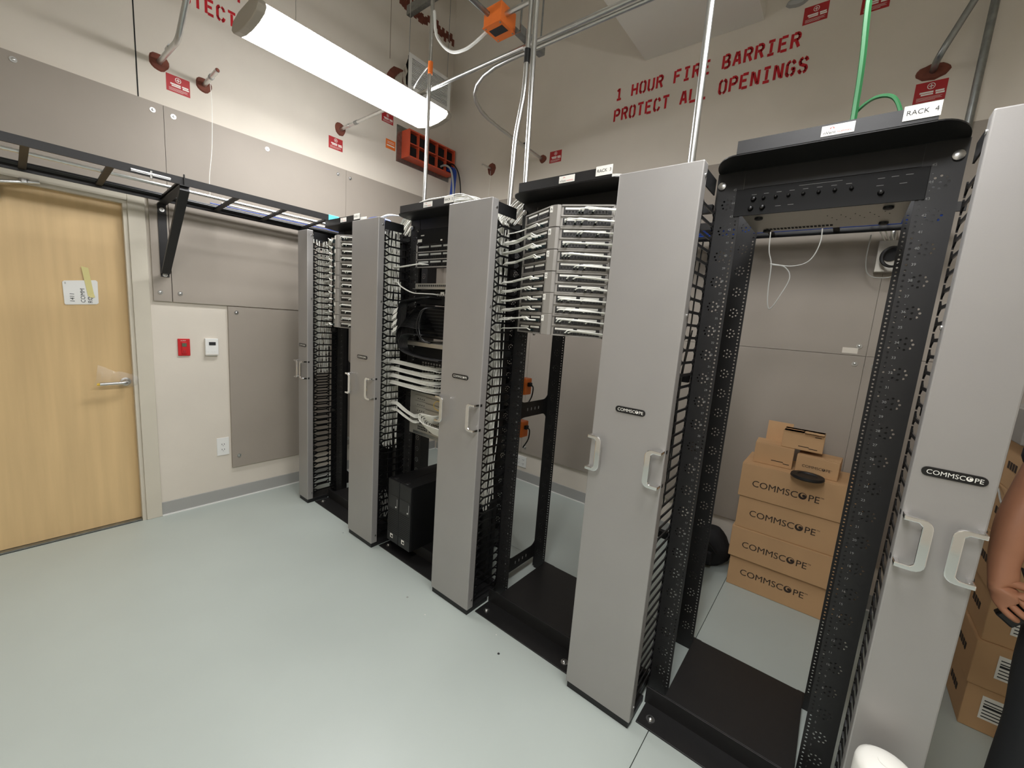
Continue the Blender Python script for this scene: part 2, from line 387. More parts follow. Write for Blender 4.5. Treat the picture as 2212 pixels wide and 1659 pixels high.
part('lever_end', MB().tube([(hx+.058, -1.03, .9535), (hx+.055, -1.062, .951)], [.0095, .007], 10), 'yellow', h)
part('door_closer', MB().box(XL-.04, XL+.01, -1.62, -1.36, 1.955, 2.02), 'alu', d1, bevel=.006)
part('closer_arm', MB().cyl((XL+.015, -1.40, 2.03), (XL+.03, -1.22, 2.07), .009).lathe((XL+.02, -1.275, 2.055), [(.02, 0), (.02, .02)], 2, 14), 'alu', d1)
# torn plastic wrap on the lever
wr = MB(); rnd = random.Random(3); N = 12
for i in range(N+1):
    for k in range(6):
        t_ = i/N; yv = -1.06+t_*.19; a = -1+2*k/5
        wr.v.append((hx+.02+.05*(1-a*a)*(.6+.4*math.sin(i*1.3))+rnd.uniform(-.006, .006), yv+.01*a, .965+.085*(1-t_)**2*(.5+.5*a)+.035*a*(.6+.7*t_)+rnd.uniform(-.005, .005)))
for i in range(N):
    for k in range(5): wr.f.append((i*6+k, i*6+k+1, i*6+7+k, i*6+6+k))
solo('plastic_wrap', wr, 'plastic', 'torn clear plastic wrap around the door lever', 'plastic wrap', smooth=True)
# loose room sign taped to the door
sx = XL-.04
t = thing('door_sign', 'white room sign taped sideways to the maple door', 'sign', (sx, -1.095, 1.43))
part('sign_plate', MB().prism([(-1.166+.006, 1.425), (-1.03, 1.437), (-1.022, 1.445), (-1.020, 1.572), (-1.028, 1.58), (-1.158, 1.563), (-1.166, 1.555), (-1.164, 1.432)], 0, sx, sx+.005), 'white', t, bevel=.001)
rot = lambda y0, z0: (lambda x, y: (sx+.0058, y0-y, z0+x))
for txt, yy in (('1411', -1.122), ('COMM', -1.078), ('ROOM', -1.048)):
    mb, _ = text_mb(txt, .027, rot(yy, 1.442)); part('lettering', mb, 'ink', t)
mb, _ = text_mb('001', .008, rot(-1.152, 1.545)); part('lettering', mb, 'ink', t)
part('masking_tape', MB().add([(sx+.0062, -1.085+.0, 1.655), (sx+.0062, -1.055, 1.648), (sx+.0062, -1.04, 1.50), (sx+.0062, -1.066, 1.485)], [(0, 1, 2, 3)]).add([(sx+.0064, -1.066, 1.485), (sx+.0064, -1.04, 1.50), (sx+.012, -1.036, 1.478), (sx+.012, -1.055, 1.474)], [(0, 1, 2, 3)]), 'tape', t)
# fire device, thermostat, outlets
X0 = XL
def plate(name, label, cat, y0, y1, z0, z1, m, d=.012):
    t = thing(name, label, cat, (X0, (y0+y1)/2, z0)); part('cover_plate', MB().box(X0, X0+d, y0, y1, z0, z1), m, t, bevel=.003); return t
t = plate('fire_alarm_module', 'red fire alarm module on the cream wall', 'alarm', -.659, -.592, 1.121, 1.238, 'red', .01)
part('module_face', MB().box(X0+.01, X0+.016, -.64, -.611, 1.135, 1.215), 'red', t, bevel=.002)
part('display_window', MB().box(X0+.016, X0+.0175, -.638, -.613, 1.185, 1.208), 'lcd', t)
part('push_button', MB().box(X0+.016, X0+.02, -.632, -.619, 1.145, 1.16), 'redlabel', t)
mb, _ = text_mb('ALARM', .009, lambda x, y: (X0+.0107, -.644+x, 1.222+y)); part('lettering', mb, 'labelwhite', t)
t = plate('thermostat', 'white square thermostat with a small display', 'thermostat', -.508, -.43, 1.122, 1.242, 'white', .024)
part('display', MB().box(X0+.024, X0+.0252, -.487, -.447, 1.195, 1.218), 'ink', t)
for yy in (-.488, -.467, -.45): part('button', MB().cyl((X0+.024, yy, 1.15), (X0+.026, yy, 1.15), .006, 10), 'white', t)
part('bottom_rail', MB().box(X0+.024, X0+.0255, -.505, -.433, 1.128, 1.132), 'wall', t)
def outlet_face(t, fn):
    for s in (-1, 1):
        part('socket', MB().box(-.017, .017, -.014, .014, .004, .006, lambda a, b, c, s=s: fn(a, b+s*.02, c)), 'white', t)
        part('slot', MB().box(-.009, -.006, -.002, .008, .006, .0065, lambda a, b, c, s=s: fn(a, b+s*.02, c)).box(.006, .009, -.002, .008, .006, .0065, lambda a, b, c, s=s: fn(a, b+s*.02, c)).box(-.002, .002, -.01, -.006, .006, .0065, lambda a, b, c, s=s: fn(a, b+s*.02, c)), 'ink', t)
t = thing('wall_outlet', 'white duplex power outlet beside the lower taupe backboard', 'outlet', (X0, -.417, .36))
part('cover_plate', MB().box(X0, X0+.005, -.456, -.378, .362, .498), 'white', t, bevel=.002)
outlet_face(t, lambda a, b, c: (X0+c, -.417+a, .425+b))
t = thing('wall_outlet', 'white double power outlet low on the back wall', 'outlet', (1.165, YB, .135), None)
part('cover_plate', MB().box(1.10, 1.232, YB-.005, YB, .132, .242), 'white', t, bevel=.002)
for q in (-.03, .03): outlet_face(t, lambda a, b, c, q=q: (1.166+q+a, YB-c, .187+b))
# ================================================================ four-post racks
RX = [.663, 1.543, 2.423, 3.303]; YP = .242; YR = .6; U = .04445
VX = [(.301, .073), (1.1115, .142), (1.991, .142), (2.871, .142), (3.682, .073)]
def post_holes(sgn):
    hs = []
    for n in range(1, 45):
        for k in (-.0159, 0, .0159): hs.append((sgn*.2325, .03+U*n+k-.002, .0034, 6))
    for n in range(22):
        z = .115+n*2*U; x = sgn*.266
        hs.append((x, z, .0036, 6))
        for k in range(8): hs.append((x+.0165*math.cos(k*math.pi/4), z+.0165*math.sin(k*math.pi/4), .0034, 6))
    return hs
def rack(idx, label):
    xc = RX[idx]
    t = thing('equipment_rack', label, 'rack', (xc, 0, 0), 'four-post equipment racks')
    # base: floor flange, riser, base plate
    b = part('base', MB().box(xc-.283, xc+.283, .055, .172, 0, .006).box(xc-.29, xc+.29, .166, .172, 0, .075).box(xc-.217, xc+.217, .172, .6, .066, .075), 'blackmetal', t, bevel=.0012)
    for sx_ in (-.241, .241):
        part('floor_bolt', MB().lathe((xc+sx_, .1, .006), [(.017, 0), (.017, .003), (.009, .003), (.009, .008), (.004, .011)], 2, 16), 'alu', b, smooth=True)
    for s in (-1, 1):
        for nm, y, dr in (('front_post', YP, 1), ('rear_post', YR, 1)):
            a, e = sorted((s*.222, s*.308))
            p = part(nm, shift(POST[s], xc, y, 0), 'blackmetal', t)
            part('post_channel', MB().box(*sorted((xc+s*.308, xc+s*.3055)), y+.002, y+.085, .012, 2.088).box(*sorted((xc+s*.308, xc+s*.296)), y+.083, y+.086, .012, 2.088), 'blackmetal', p)
            if nm == 'front_post':
                q = MARKS[s]; part('unit_numbers', shift(q, xc, y-.0007, 0), 'mark', p)
        # side frame with rounded gussets
        for (z0, z1) in ((.075, .16), (1.0, 1.085), (1.99, 2.085)):
            r = .05; y0, y1 = YP+.085, YR+.003
            pl = [(y0, z0-r), *arc(y0+r, z0-r, r, 180, 90), *arc(y1-r, z0-r, r, 90, 0), (y1, z0-r)] if z0 > .1 else [(y0, z0), (y1, z0)]
            pl += [(y1, z1+r), *arc(y1-r, z1+r, r, 0, -90), *arc(y0+r, z1+r, r, -90, -180), (y0, z1+r)] if z1 < 2 else [(y1, z1), (y0, z1)]
            br = part('side_brace', MB().prism(pl, 0, *sorted((xc+s*.305, xc+s*.302))), 'blackmetal', t)
            if z1 < 2:
                for k in range(4): part('slot', MB().box(*sorted((xc+s*.3015, xc+s*.301)), y0+.075+k*.035, y0+.082+k*.035, (z0+z1)/2-.008, (z0+z1)/2+.008), 'mark', br)
        part('corner_bolt', MB().lathe((xc+s*.29, YP-.002, 2.045), [(.013, 0), (.013, -.006), (.007, -.008)], 1, 14), 'alu', t, smooth=True)
    for yy in (YP, YR): part('header', MB().box(xc-.222, xc+.222, yy+.003, yy+.03, 2.03, 2.0885), 'blackmetal', t)
    for s in (-1, 1): part('rear_foot', MB().box(*sorted((xc+s*.2, xc+s*.3)), YR+.003, YR+.09, 0, .0115), 'blackmetal', t)
    # top tray with rounded front corners and upright lip
    r = .085
    ry = .155; q = [(math.cos(math.radians(a)), math.sin(math.radians(a))) for a in range(180, 271, 9)]
    pl = [(xc-.306, .32)]+[(xc-.306+.08+.08*a, .1+ry+ry*b) for a, b in q]+[(xc+.306-.08-.08*a, .1+ry+ry*b) for a, b in q[::-1]]+[(xc+.306, .32)]
    tp = part('top_tray', MB().prism(pl, 2, 2.089, 2.0925), 'blackmetal', t)
    lip = part('lip', MB().box(xc-.226, xc+.226, .098, .101, 2.0925, 2.131), 'blackmetal', tp)
    lb = part('brand_label', MB().box(xc-.012, xc+.062, .0965, .098, 2.099, 2.126), 'labelwhite', t)
    mb, wd = text_mb('nVent', .0118, lambda x, y: (xc-.007+x, .0958, 2.103+y)); part('lettering', mb, 'ink', lb)
    mb, _ = text_mb('HOFFMAN', .0066, lambda x, y: (xc-.004+wd+x, .0958, 2.1035+y)); part('lettering', mb, 'inkred', lb)
    sun = MB()
    for k in range(5):
        a = math.radians(20+35*k); sun.box(.003, .006, -.0006, .0006, 0, .0002, lambda u, v, w_, a=a: (xc+.012+u*math.cos(a)-v*math.sin(a), .0958-w_, 2.116+u*math.sin(a)+v*math.cos(a)))
    part('emblem', sun, 'inkred', lb)
    rl = part('rack_label', MB().box(xc+.158, xc+.228, .0955, .097, 2.101, 2.136), 'labelwhite', t)
    mb, _ = text_mb('RACK  %d' % (idx+1), .0165, lambda x, y: (xc+.163+x, .0948, 2.113+y)); part('lettering', mb, 'ink', rl)
    return t
POST = {-1: holes_plate(-.308, -.222, .012, 2.088, post_holes(-1), .002)}
POST[1] = shift(POST[-1], mx=-1)
MARKS = {}
body = '\n'.join('%d\n-' % n for n in range(45, 0, -1))
for s in (-1, 1):
    MARKS[s], _ = text_mb(body, .0105, lambda x, y, s=s: (s*.2475+x, 0, .03+U*44.9+y), 'CENTER', space_line=.022225/.0105)
for i, lb in enumerate(('black rack marked RACK 1 full of angled patch panels, next to the left wall', 'black rack marked RACK 2 with mixed switches and a black power supply',
                        'black rack marked RACK 3 with six lettered patch panels, empty below', 'almost empty black rack marked RACK 4 with one mixer at the top')):
    rack(i, lb)

# ================================================================ vertical cable managers
FW = {}
def finger_mesh():
    mb = MB().box(-.002, .002, .085, .215, -.0047, .0047)
    def bar(y0, z0, y1, z1, h=.0038):
        d = Vector((y1-y0, z1-z0)).normalized(); n = Vector((-d.y, d.x))*h
        mb.prism([(y0+n.x, z0+n.y), (y1+n.x, z1+n.y), (y1-n.x, z1-n.y), (y0-n.x, z0-n.y)], 0, -.002, .002)
    for s in (-1, 1):
        bar(.088, 0, .058, s*.015); bar(.212, 0, .236, s*.013)
    mb.box(-.003, .003, .050, .058, -.0205, .0205); mb.box(-.002, .002, .232, .238, -.02, .02)
    return mesh_of(mb, name='finger')
FME = finger_mesh(); FME.materials.append(MATS['blackgloss'])
def cable_manager(i, label, doorlabel=None):
    xc, hw = VX[i]
    t = thing('cable_manager', label, 'cable manager', (xc, 0, 0), 'grey-door cable managers')
    part('base', MB().box(xc-hw+.006, xc+hw-.006, .006, .163, 0, .028).box(xc-hw+.024, xc+hw-.024, .163, .3, 0, .028), 'black', t)
    sp = .03 if hw < .1 else .045
    part('spine', MB().box(xc-sp, xc+sp, .262, .268, .028, 2.0).box(xc-sp, xc-sp+.003, .238, .3, .028, 2.0).box(xc+sp-.003, xc+sp, .238, .3, .028, 2.0), 'black', t)
    for z in (.05, .7, 1.35, 1.975): part('crossbar', MB().box(xc-hw+.024, xc+hw-.024, .24, .262, z-.014, z+.014), 'black', t)
    part('top_bracket', MB().box(xc-hw+.006, xc+hw-.006, .02, .05, 2.036, 2.04).box(xc+hw-.01, xc+hw-.006, .05, .18, 2.0, 2.05).box(xc-hw+.006, xc-hw+.01, .05, .18, 2.0, 2.05), 'black', t)
    d = part('door', MB().box(xc-hw, xc+hw, 0, .044, .03, 2.058), 'greydoor', t, bevel=.004)
    for s in (-1, 1):
        for zz in (2.02, .08, 1.58): part('hinge_pin', MB().lathe((xc+s*(hw+.0005), .03, zz), [(.006, 0), (.006, s*.002), (.002, s*.003)], 0, 10), 'alu', d, smooth=True)
        e = xc+s*(hw-.002); g = xc+s*(hw-.05); z0, z1 = .99, 1.112
        o_ = g-s*.008; hz0, hz1 = z0-.007, z1+.007; q = .022
        ring = [(e, hz1), (o_+s*q, hz1), *[(o_+s*q-s*q*math.sin(math.radians(a)), hz1-q+q*math.cos(math.radians(a))) for a in (22, 45, 68, 90)],
                *[(o_+s*q-s*q*math.cos(math.radians(a)), hz0+q-q*math.sin(math.radians(a))) for a in (0, 22, 45, 68)], (o_+s*q, hz0), (e, hz0),
                (e, hz0+.012), (g+s*.02, hz0+.012), (g+s*.013, hz0+.019), (g+s*.013, hz1-.019), (g+s*.02, hz1-.012), (e, hz1-.012)]
        hm_ = MB().prism(ring, 1, -.036, -.027)
        for zz in (hz0, hz1-.012): hm_.box(*sorted((e, e-s*.012)), -.0275, -.0005, zz+.0005, zz+.0115)
        hd_ = part('handle', hm_, 'chrome', d, bevel=.0022)
        part('handle_foot', MB().box(*sorted((e, e+s*.0035)), .004, .016, z1-.006, z1+.006).box(*sorted((e, e+s*.0035)), .004, .016, z0-.006, z0+.006), 'black', hd_)
    # oval badge with wordmark
    bx0, bx1, zb = (xc-.056, xc+.056, 1.232); r = .0115
    bd = part('badge', MB().prism([*arc(bx1-r, zb, r, -90, 90, 8), *arc(bx0+r, zb, r, 90, 270, 8)], 1, -.003, 0), 'blackgloss', d)
    part('wordmark', logo_mb(.096, lambda x, y: (bx0+.0085+x, -.0036, zb-.0052+y)), 'labelwhite', bd)
    n = 0
    for s in (-1, 1):
        for k in range(43):
            f = bpy.data.objects.new('cable_finger', FME); COL.objects.link(f); f.parent = t; f.location = (s*(hw-.012), 0, .085+k*U)
    return t
cable_manager(0, 'narrow grey-door cable manager at the left end, next to the taupe wall')
cable_manager(1, 'wide grey-door cable manager left of the rack with the power supply')
cable_manager(2, 'wide grey-door cable manager between the power supply and the lettered patch panels')
cable_manager(3, 'wide grey-door cable manager between the lettered patch panels and the mixer')
cable_manager(4, 'narrow grey-door cable manager at the far end of RACK 4, by the person')
# cords that run down inside the managers (too many to count)
def riser(i, z0, z1, n, m, label, seed, wig=.012, xs=None, ys=(.075, .215), r=.0029):
    rnd = random.Random(seed); xc, hw = VX[i]; mb = MB(); a = hw-.058; xs = xs or (-a, a)
    for k in range(n):
        x, y = xc+rnd.uniform(*xs), rnd.uniform(*ys); top = z1-rnd.random()**2*(z1-z0)*.55; bot = z0+rnd.random()**2*(z1-z0)*.3
        if top-bot < .15: top = bot+.15
        q = max(3, int((top-bot)/.16)); pts = []; dx = rnd.uniform(-1, 1)*wig*1.6
        for j in range(q+1):
            f = j/q; pts.append((min(max(x+rnd.uniform(-wig, wig)+dx*math.sin(f*5), xc+xs[0]), xc+xs[1]), min(max(y+rnd.uniform(-wig, wig), ys[0]), ys[1]), bot+(top-bot)*f))
        mb.tube(spline(pts, 3), r, 5)
    return solo('cable_bundle', mb, m, label, 'cables', 'cords inside the cable managers', 'stuff', smooth=True)
riser(0, 1.0, 2.03, 40, 'cordwhite', 'white cords packed inside the narrow manager at the left wall', 1, xs=(-.05, .018))
riser(1, .62, 2.03, 110, 'cordwhite', 'white cords packed inside the manager between RACK 1 and RACK 2', 2)
riser(1, .12, .3, 12, 'cordgrey', 'grey cord ends at the foot of the manager between RACK 1 and RACK 2', 12)
riser(2, .5, 2.03, 120, 'cordwhite', 'white cords packed inside the manager between RACK 2 and RACK 3', 3)
riser(2, .1, .3, 16, 'cordgrey', 'grey cord ends at the foot of the manager between RACK 2 and RACK 3', 13)
riser(3, 1.0, 1.78, 34, 'cordgrey', 'grey cords hanging inside the manager between RACK 3 and RACK 4', 4, xs=(-.1, .115), ys=(.075, .135))
riser(3, .8, 2.02, 46, 'cordblack', 'black cords hanging inside the manager between RACK 3 and RACK 4', 5, xs=(-.1, .115), ys=(.15, .215))
riser(4, .1, 2.0, 22, 'cordblack', 'black cords inside the narrow manager beyond RACK 4', 6, xs=(-.03, .05), r=.004, ys=(.1, .21))
# ================================================================ angled patch panels
NOSE, SPAN = Vector((.028, .078)), Vector((.194, .088)); SL = SPAN.length
def half_map(xc, z0, s):
    u = Vector((s*SPAN.x, SPAN.y))/SL
    n = Vector((s*SPAN.y, -SPAN.x))/SL
    o = Vector((xc+s*NOSE.x, NOSE.y))
    def fn(a, b, c): p = o+u*a+n*c; return (p.x, p.y, z0+b)
    return fn, u, n
def jackrow(xc, z0, s, row, t, lab=True):
    fn, u, n = half_map(xc, z0, s); zr = .0165+.0435*row
    part('row_inset', MB().box(.008, SL-.012, zr-.0105, zr+.019, 0, .0018, fn), 'jackblack', t)
    for g in range(2):
        a0 = .014+g*.094
        part('label_strip', MB().box(a0, a0+.078, zr+.0085, zr+.0165, .0018, .003, fn), 'labelwhite', t)
        jb = MB()
        for k in range(6):
            b0 = a0+k*.0132
            for q in ((b0, b0+.0025, zr-.008, zr+.0055), (b0+.0095, b0+.012, zr-.008, zr+.0055), (b0+.0025, b0+.0095, zr+.003, zr+.0055)): jb.box(*q, .0018, .005, fn)
            jb.box(b0+.001, b0+.011, zr-.0105, zr-.0075, .0018, .006, fn)
        part('jack_block', jb, 'jackframe', t)
def patch_panel(r, z0, letter, label, group):
    xc = RX[r]
    t = thing('patch_bay', label, 'patch panel', (xc, YP, z0), group)
    H = .0875
    mb = MB()
    for s in (-1, 1):
        fn, u, n = half_map(xc, z0, s)
        mb.box(0, SL, 0, H, -.003, 0, fn)
        for (a, b) in ((0, .0055), (.041, .0465), (.082, H)): mb.box(0, SL, a, b, 0, .006, fn)
        mb.box(SL-.006, SL, 0, H, 0, .006, fn)
        e = fn(SL, 0, 0); mb.box(*sorted((e[0]-s*.003, e[0])), e[1], YP, z0, z0+H); mb.box(*sorted((e[0]-s*.003, xc+s*.241)), YP-.003, YP, z0, z0+H)
    part('frame', mb, 'ppgrey', t)
    part('centre_cover', MB().prism([(xc-.029, .086), (xc-.026, .07), (xc-.016, .062), (xc+.016, .062), (xc+.026, .07), (xc+.029, .086)], 2, z0+.0008, z0+H-.0008), 'ppgrey', t, bevel=.001)
    lb = part('letter_label', MB().box(xc-.02, xc-.007, .0612, .062, z0+.058, z0+.082), 'labelwhite', t)
    if letter:
        mb, _ = text_mb(letter, .015, lambda x, y: (xc-.0175+x, .0607, z0+.065+y)); part('lettering', mb, 'ink', lb)
    for s in (-1, 1):
        for row in (0, 1): jackrow(xc, z0, s, row, t)
    return t
def jack_pos(xc, z0, s, row, k):
    fn, u, n = half_map(xc, z0, s); a = .014+(k//6)*.094+(k % 6)*.0132+.006
    return Vector(fn(a, .0165+.0435*row-.001, .006)), Vector((n.x, n.y, 0)), Vector((u.x, u.y, 0)), fn
def cord(name, pts, r, m, label, cat, group, plug=None, n=6):
    p0 = Vector(pts[0]); t = MB().tube(spline(pts, n), r, 6)
    o = solo(name, t, m, label, cat, group, smooth=True)
    if plug:
        a, b = Vector(plug[0]), Vector(plug[1]); part('plug', MB().tube([a, b], .0058, 4), 'plug', o)
    return o
def patch_cords(r, z0, s, row, ks, label, group, seed):
    rnd = random.Random(seed); xc = RX[r]; ks = sorted(set(ks)); n_ = len(ks)
    for j, k in enumerate(ks):
        p, n, u, fn = jack_pos(xc, z0, s, row, k); m = n_-1-j           # the innermost cord runs farthest out
        cell = math.floor((p.z-.085)/U); zx = .085+(cell+.5)*U+rnd.uniform(-.006, .006)
        w = .0215+.0072*m; a0 = .014+(k//6)*.094+(k % 6)*.0132+.006; lift = rnd.uniform(.003, .011)
        ex = xc+s*.292; ey = .158-.0072*m
        pts = [p+n*.012, p+n*(w*.8)+u*.004, p+n*w+u*.016+Vector((0, 0, lift))]
        if a0+.05 < SL-.03: q = Vector(fn(a0+.05, 0, w)); q.z = p.z+lift; pts.append(q)
        q = Vector(fn(SL-.004, 0, w*.9)); q.z = p.z*.6+zx*.4+lift*.5
        if a0+.022 < SL-.012: pts.append(q)
        pts += [Vector((ex-s*.03, ey-.004, zx+.002)), Vector((ex, ey, zx)), Vector((ex+s*.022, ey, zx-.001)), Vector((ex+s*.036, ey+.001, zx-.007)), Vector((ex+s*.042, ey+.002, zx-.016))]
        cord('patch_cable', pts, .0027, 'cordwhite', label, 'patch cord', group, (p-n*.002, p+n*.014), 5)
# rack 3: six panels, A at the top
L3 = [([], [2]), ([1, 3, 4, 6, 7], [0, 2, 4, 5, 8]), ([0, 2, 3], []), ([0, 1, 3, 5], [1, 2, 5, 7]), ([0, 2, 4, 6], [1, 3, 6]), ([0, 1, 2, 4, 6], [3])]
R3 = [([4, 5, 7], [0, 3, 5, 8]), ([4, 5, 9], [0, 1, 6]), ([0, 1, 2], [4, 5, 6]), ([2, 4], [5, 7, 9]), ([0, 1, 3, 6], [0, 2, 4, 7]), ([0, 1, 4, 8], [3, 4])]
for i, ch in enumerate('ABCDEF'):
    z0 = 1.474+(5-i)*.0889
    patch_panel(2, z0, ch, 'angled grey patch panel lettered %s in RACK 3' % ch, 'patch panels in RACK 3')
    for row in (1, 0):
        patch_cords(2, z0, -1, row, L3[i][1-row], 'white patch cord sweeping left from panel %s of RACK 3, %s row' % (ch, ('lower', 'upper')[row]), 'patch cords of RACK 3', i*10+row)
        patch_cords(2, z0, 1, row, R3[i][1-row], 'white patch cord sweeping right from panel %s of RACK 3, %s row' % (ch, ('lower', 'upper')[row]), 'patch cords of RACK 3', 100+i*10+row)
rnd = random.Random(5)
NTH = ['topmost', 'second', 'third', 'fourth', 'fifth', 'sixth', 'lowest']
for i in range(7):
    z0 = 1.39+(6-i)*.0889
    patch_panel(0, z0, '', 'angled grey patch panel in RACK 1, %s of seven' % NTH[i], 'patch panels in RACK 1')
    for row in (1, 0):
        ks = sorted(rnd.sample(range(0, 11), rnd.choice((3, 3, 4))))
        patch_cords(0, z0, -1, row, ks, 'white patch cord sweeping left from the %s panel of RACK 1, %s row' % (NTH[i], ('lower', 'upper')[row]), 'patch cords of RACK 1', 200+i*10+row)
        ks = sorted(rnd.sample(range(0, 11), rnd.choice((2, 3, 3))))
        patch_cords(0, z0, 1, row, ks, 'white patch cord sweeping right from the %s panel of RACK 1, %s row' % (NTH[i], ('lower', 'upper')[row]), 'patch cords of RACK 1', 300+i*10+row)
# ================================================================ rack 2: mixed equipment
xc = RX[1]; x0, x1 = xc-.2413, xc+.2413
def panel_box(name, label, cat, z0, z1, m, depth=.25, group=None, yf=YP-.003, ears=True):
    t = thing(name, label, cat, (xc, YP, z0), group)
    if ears: part('front_panel', MB().box(x0, x1, yf, YP, z0+.0005, z1-.0005), m, t, bevel=.0008)
    if depth: part('chassis', MB().box(xc-.218, xc+.218, YP, YP+depth, z0+.001, z1-.001), m, t)
    for s in (-1, 1):
        for zz in (z0+.008, z1-.008): part('screw', MB().lathe((xc+s*.2325, yf, zz), [(.0045, 0), (.0045, -.002), (.002, -.003)], 1, 8), 'alu', t, smooth=True)
    return t
t = panel_box('blank_panel', 'black blank panel with small white stickers at the top of RACK 2', 'panel', 1.942, 2.028, 'gear', 0)
for (a, b, c_, d_) in ((1.31, 1.35, 1.955, 1.972), (1.52, 1.535, 1.953, 1.961), (1.34, 1.37, 1.99, 1.996)): part('sticker', MB().box(a, b, YP-.0042, YP-.003, c_, d_), 'labelwhite', t)
for row in range(3):
    z0 = 1.803+row*U
    t = panel_box('patch_bay', 'flat black patch panel in RACK 2, %s of three' % ('lowest', 'middle', 'topmost')[row], 'patch panel', z0, z0+U, 'gear', .04, 'flat patch panels in RACK 2')
    part('edge_trim', MB().box(x0, x1, YP-.006, YP-.003, z0, z0+.006).box(x0, x0+.012, YP-.006, YP-.003, z0, z0+U-.001), 'ppgrey', t)
    for g in range(4):
        a0 = x0+.022+g*.112
        part('label_strip', MB().box(a0, a0+.095, YP-.0045, YP-.003, z0+.028, z0+.038), 'cordgrey', t)
        jb = MB()
        for k in range(6):
            b0 = a0+k*.016
            for q in ((b0, b0+.003, z0+.01, z0+.025), (b0+.012, b0+.015, z0+.01, z0+.025)): jb.box(q[0], q[1], YP-.006, YP-.003, q[2], q[3])
            jb.box(b0+.003, b0+.012, YP-.006, YP-.003, z0+.022, z0+.025)
        part('jack_block', jb, 'blackmetal', t)
t = panel_box('network_switch', 'thin silver switch with one row of ports in RACK 2', 'switch', 1.674, 1.71, 'silver', .2)
pm = MB()
for k in range(24): pm.box(x0+.03+k*.0172, x0+.041+k*.0172, YP-.0036, YP-.003, 1.69, 1.702)
part('port_row', pm, 'jackblack', t)
part('lower_shelf', MB().box(x0+.01, x1-.02, YP-.03, YP-.004, 1.673, 1.677), 'silver', t)
t = panel_box('network_appliance', 'black appliance with plugged white cords under the silver switch', 'network device', 1.585, 1.668, 'gear', .3)
pm = MB()
for k in range(6): pm.box(xc-.03+k*.02, xc-.018+k*.02, YP-.005, YP-.003, 1.635, 1.65)
part('port_row', pm, 'ppgrey', t)
part('sticker', MB().box(xc+.0, xc+.03, YP-.0045, YP-.003, 1.64, 1.66), 'labelwhite', t)
t = panel_box('storage_server', 'deep black server with horizontal fins above the silver shelf', 'server', 1.38, 1.575, 'gear', .35)
for k in range(9): part('fin', MB().box(xc-.2, xc+.2, YP-.009, YP-.003, 1.392+k*.02, 1.398+k*.02), 'blackmetal', t)
t = panel_box('rack_shelf', 'bright silver rack shelf below the black server', 'shelf', 1.33, 1.355, 'silver', .3, yf=YP-.06)
t = panel_box('cable_organizer', 'black horizontal cable organizer with rings above the white cord bundles', 'cable organizer', 1.245, 1.325, 'gear', 0)
for k in range(6):
    xx = xc-.17+k*.068; part('ring', MB().tube(bent([(xx-.02, YP-.003, 1.262), (xx-.02, YP-.05, 1.262), (xx+.02, YP-.05, 1.262), (xx+.02, YP-.003, 1.262)], .012, 3), .003, 6), 'gear', t)
for row in range(4):
    z0 = 1.06+row*.0455
    t = panel_box('network_switch', 'black 48-port switch behind white cords in RACK 2, %s of four' % ('lowest', 'third', 'second', 'topmost')[row], 'switch', z0, z0+.044, 'gear', .25, 'stacked black switches in RACK 2')
    pm = MB()
    for k in range(12):
        for v in (0, 1): pm.box(xc-.14+k*.026, xc-.127+k*.026, YP-.0045, YP-.003, z0+.007+v*.017, z0+.018+v*.017)
    part('port_row', pm, 'ppgrey', t)
t = panel_box('chassis_switch', 'large silver chassis switch with line cards in RACK 2', 'switch', .757, 1.035, 'silver', .3, yf=YP-.008)
for k in range(6):
    z0 = .79+k*.038
    cd_ = part('line_card', MB().box(xc-.19, xc+.2, YP-.013, YP-.008, z0, z0+.036), 'silver', t, bevel=.001)
    pm = MB()
    if k < 3:
        for q in range(20):
            if q % 7 == 6: continue
            for v in (0, 1): pm.box(xc-.15+q*.016, xc-.139+q*.016, YP-.0137, YP-.013, z0+.006+v*.014, z0+.016+v*.014)
    else:
        for q in range(4): pm.box(xc-.16+q*.02, xc-.153+q*.02, YP-.0137, YP-.013, z0+.01, z0+.016)
        pm.box(xc-.08, xc+.15, YP-.0137, YP-.013, z0+.031, z0+.033)
    part('port_row', pm, 'jackblack', cd_)
part('grille', MB().box(xc-.2, xc+.2, YP-.0095, YP-.008, .762, .78), 'galv', t)
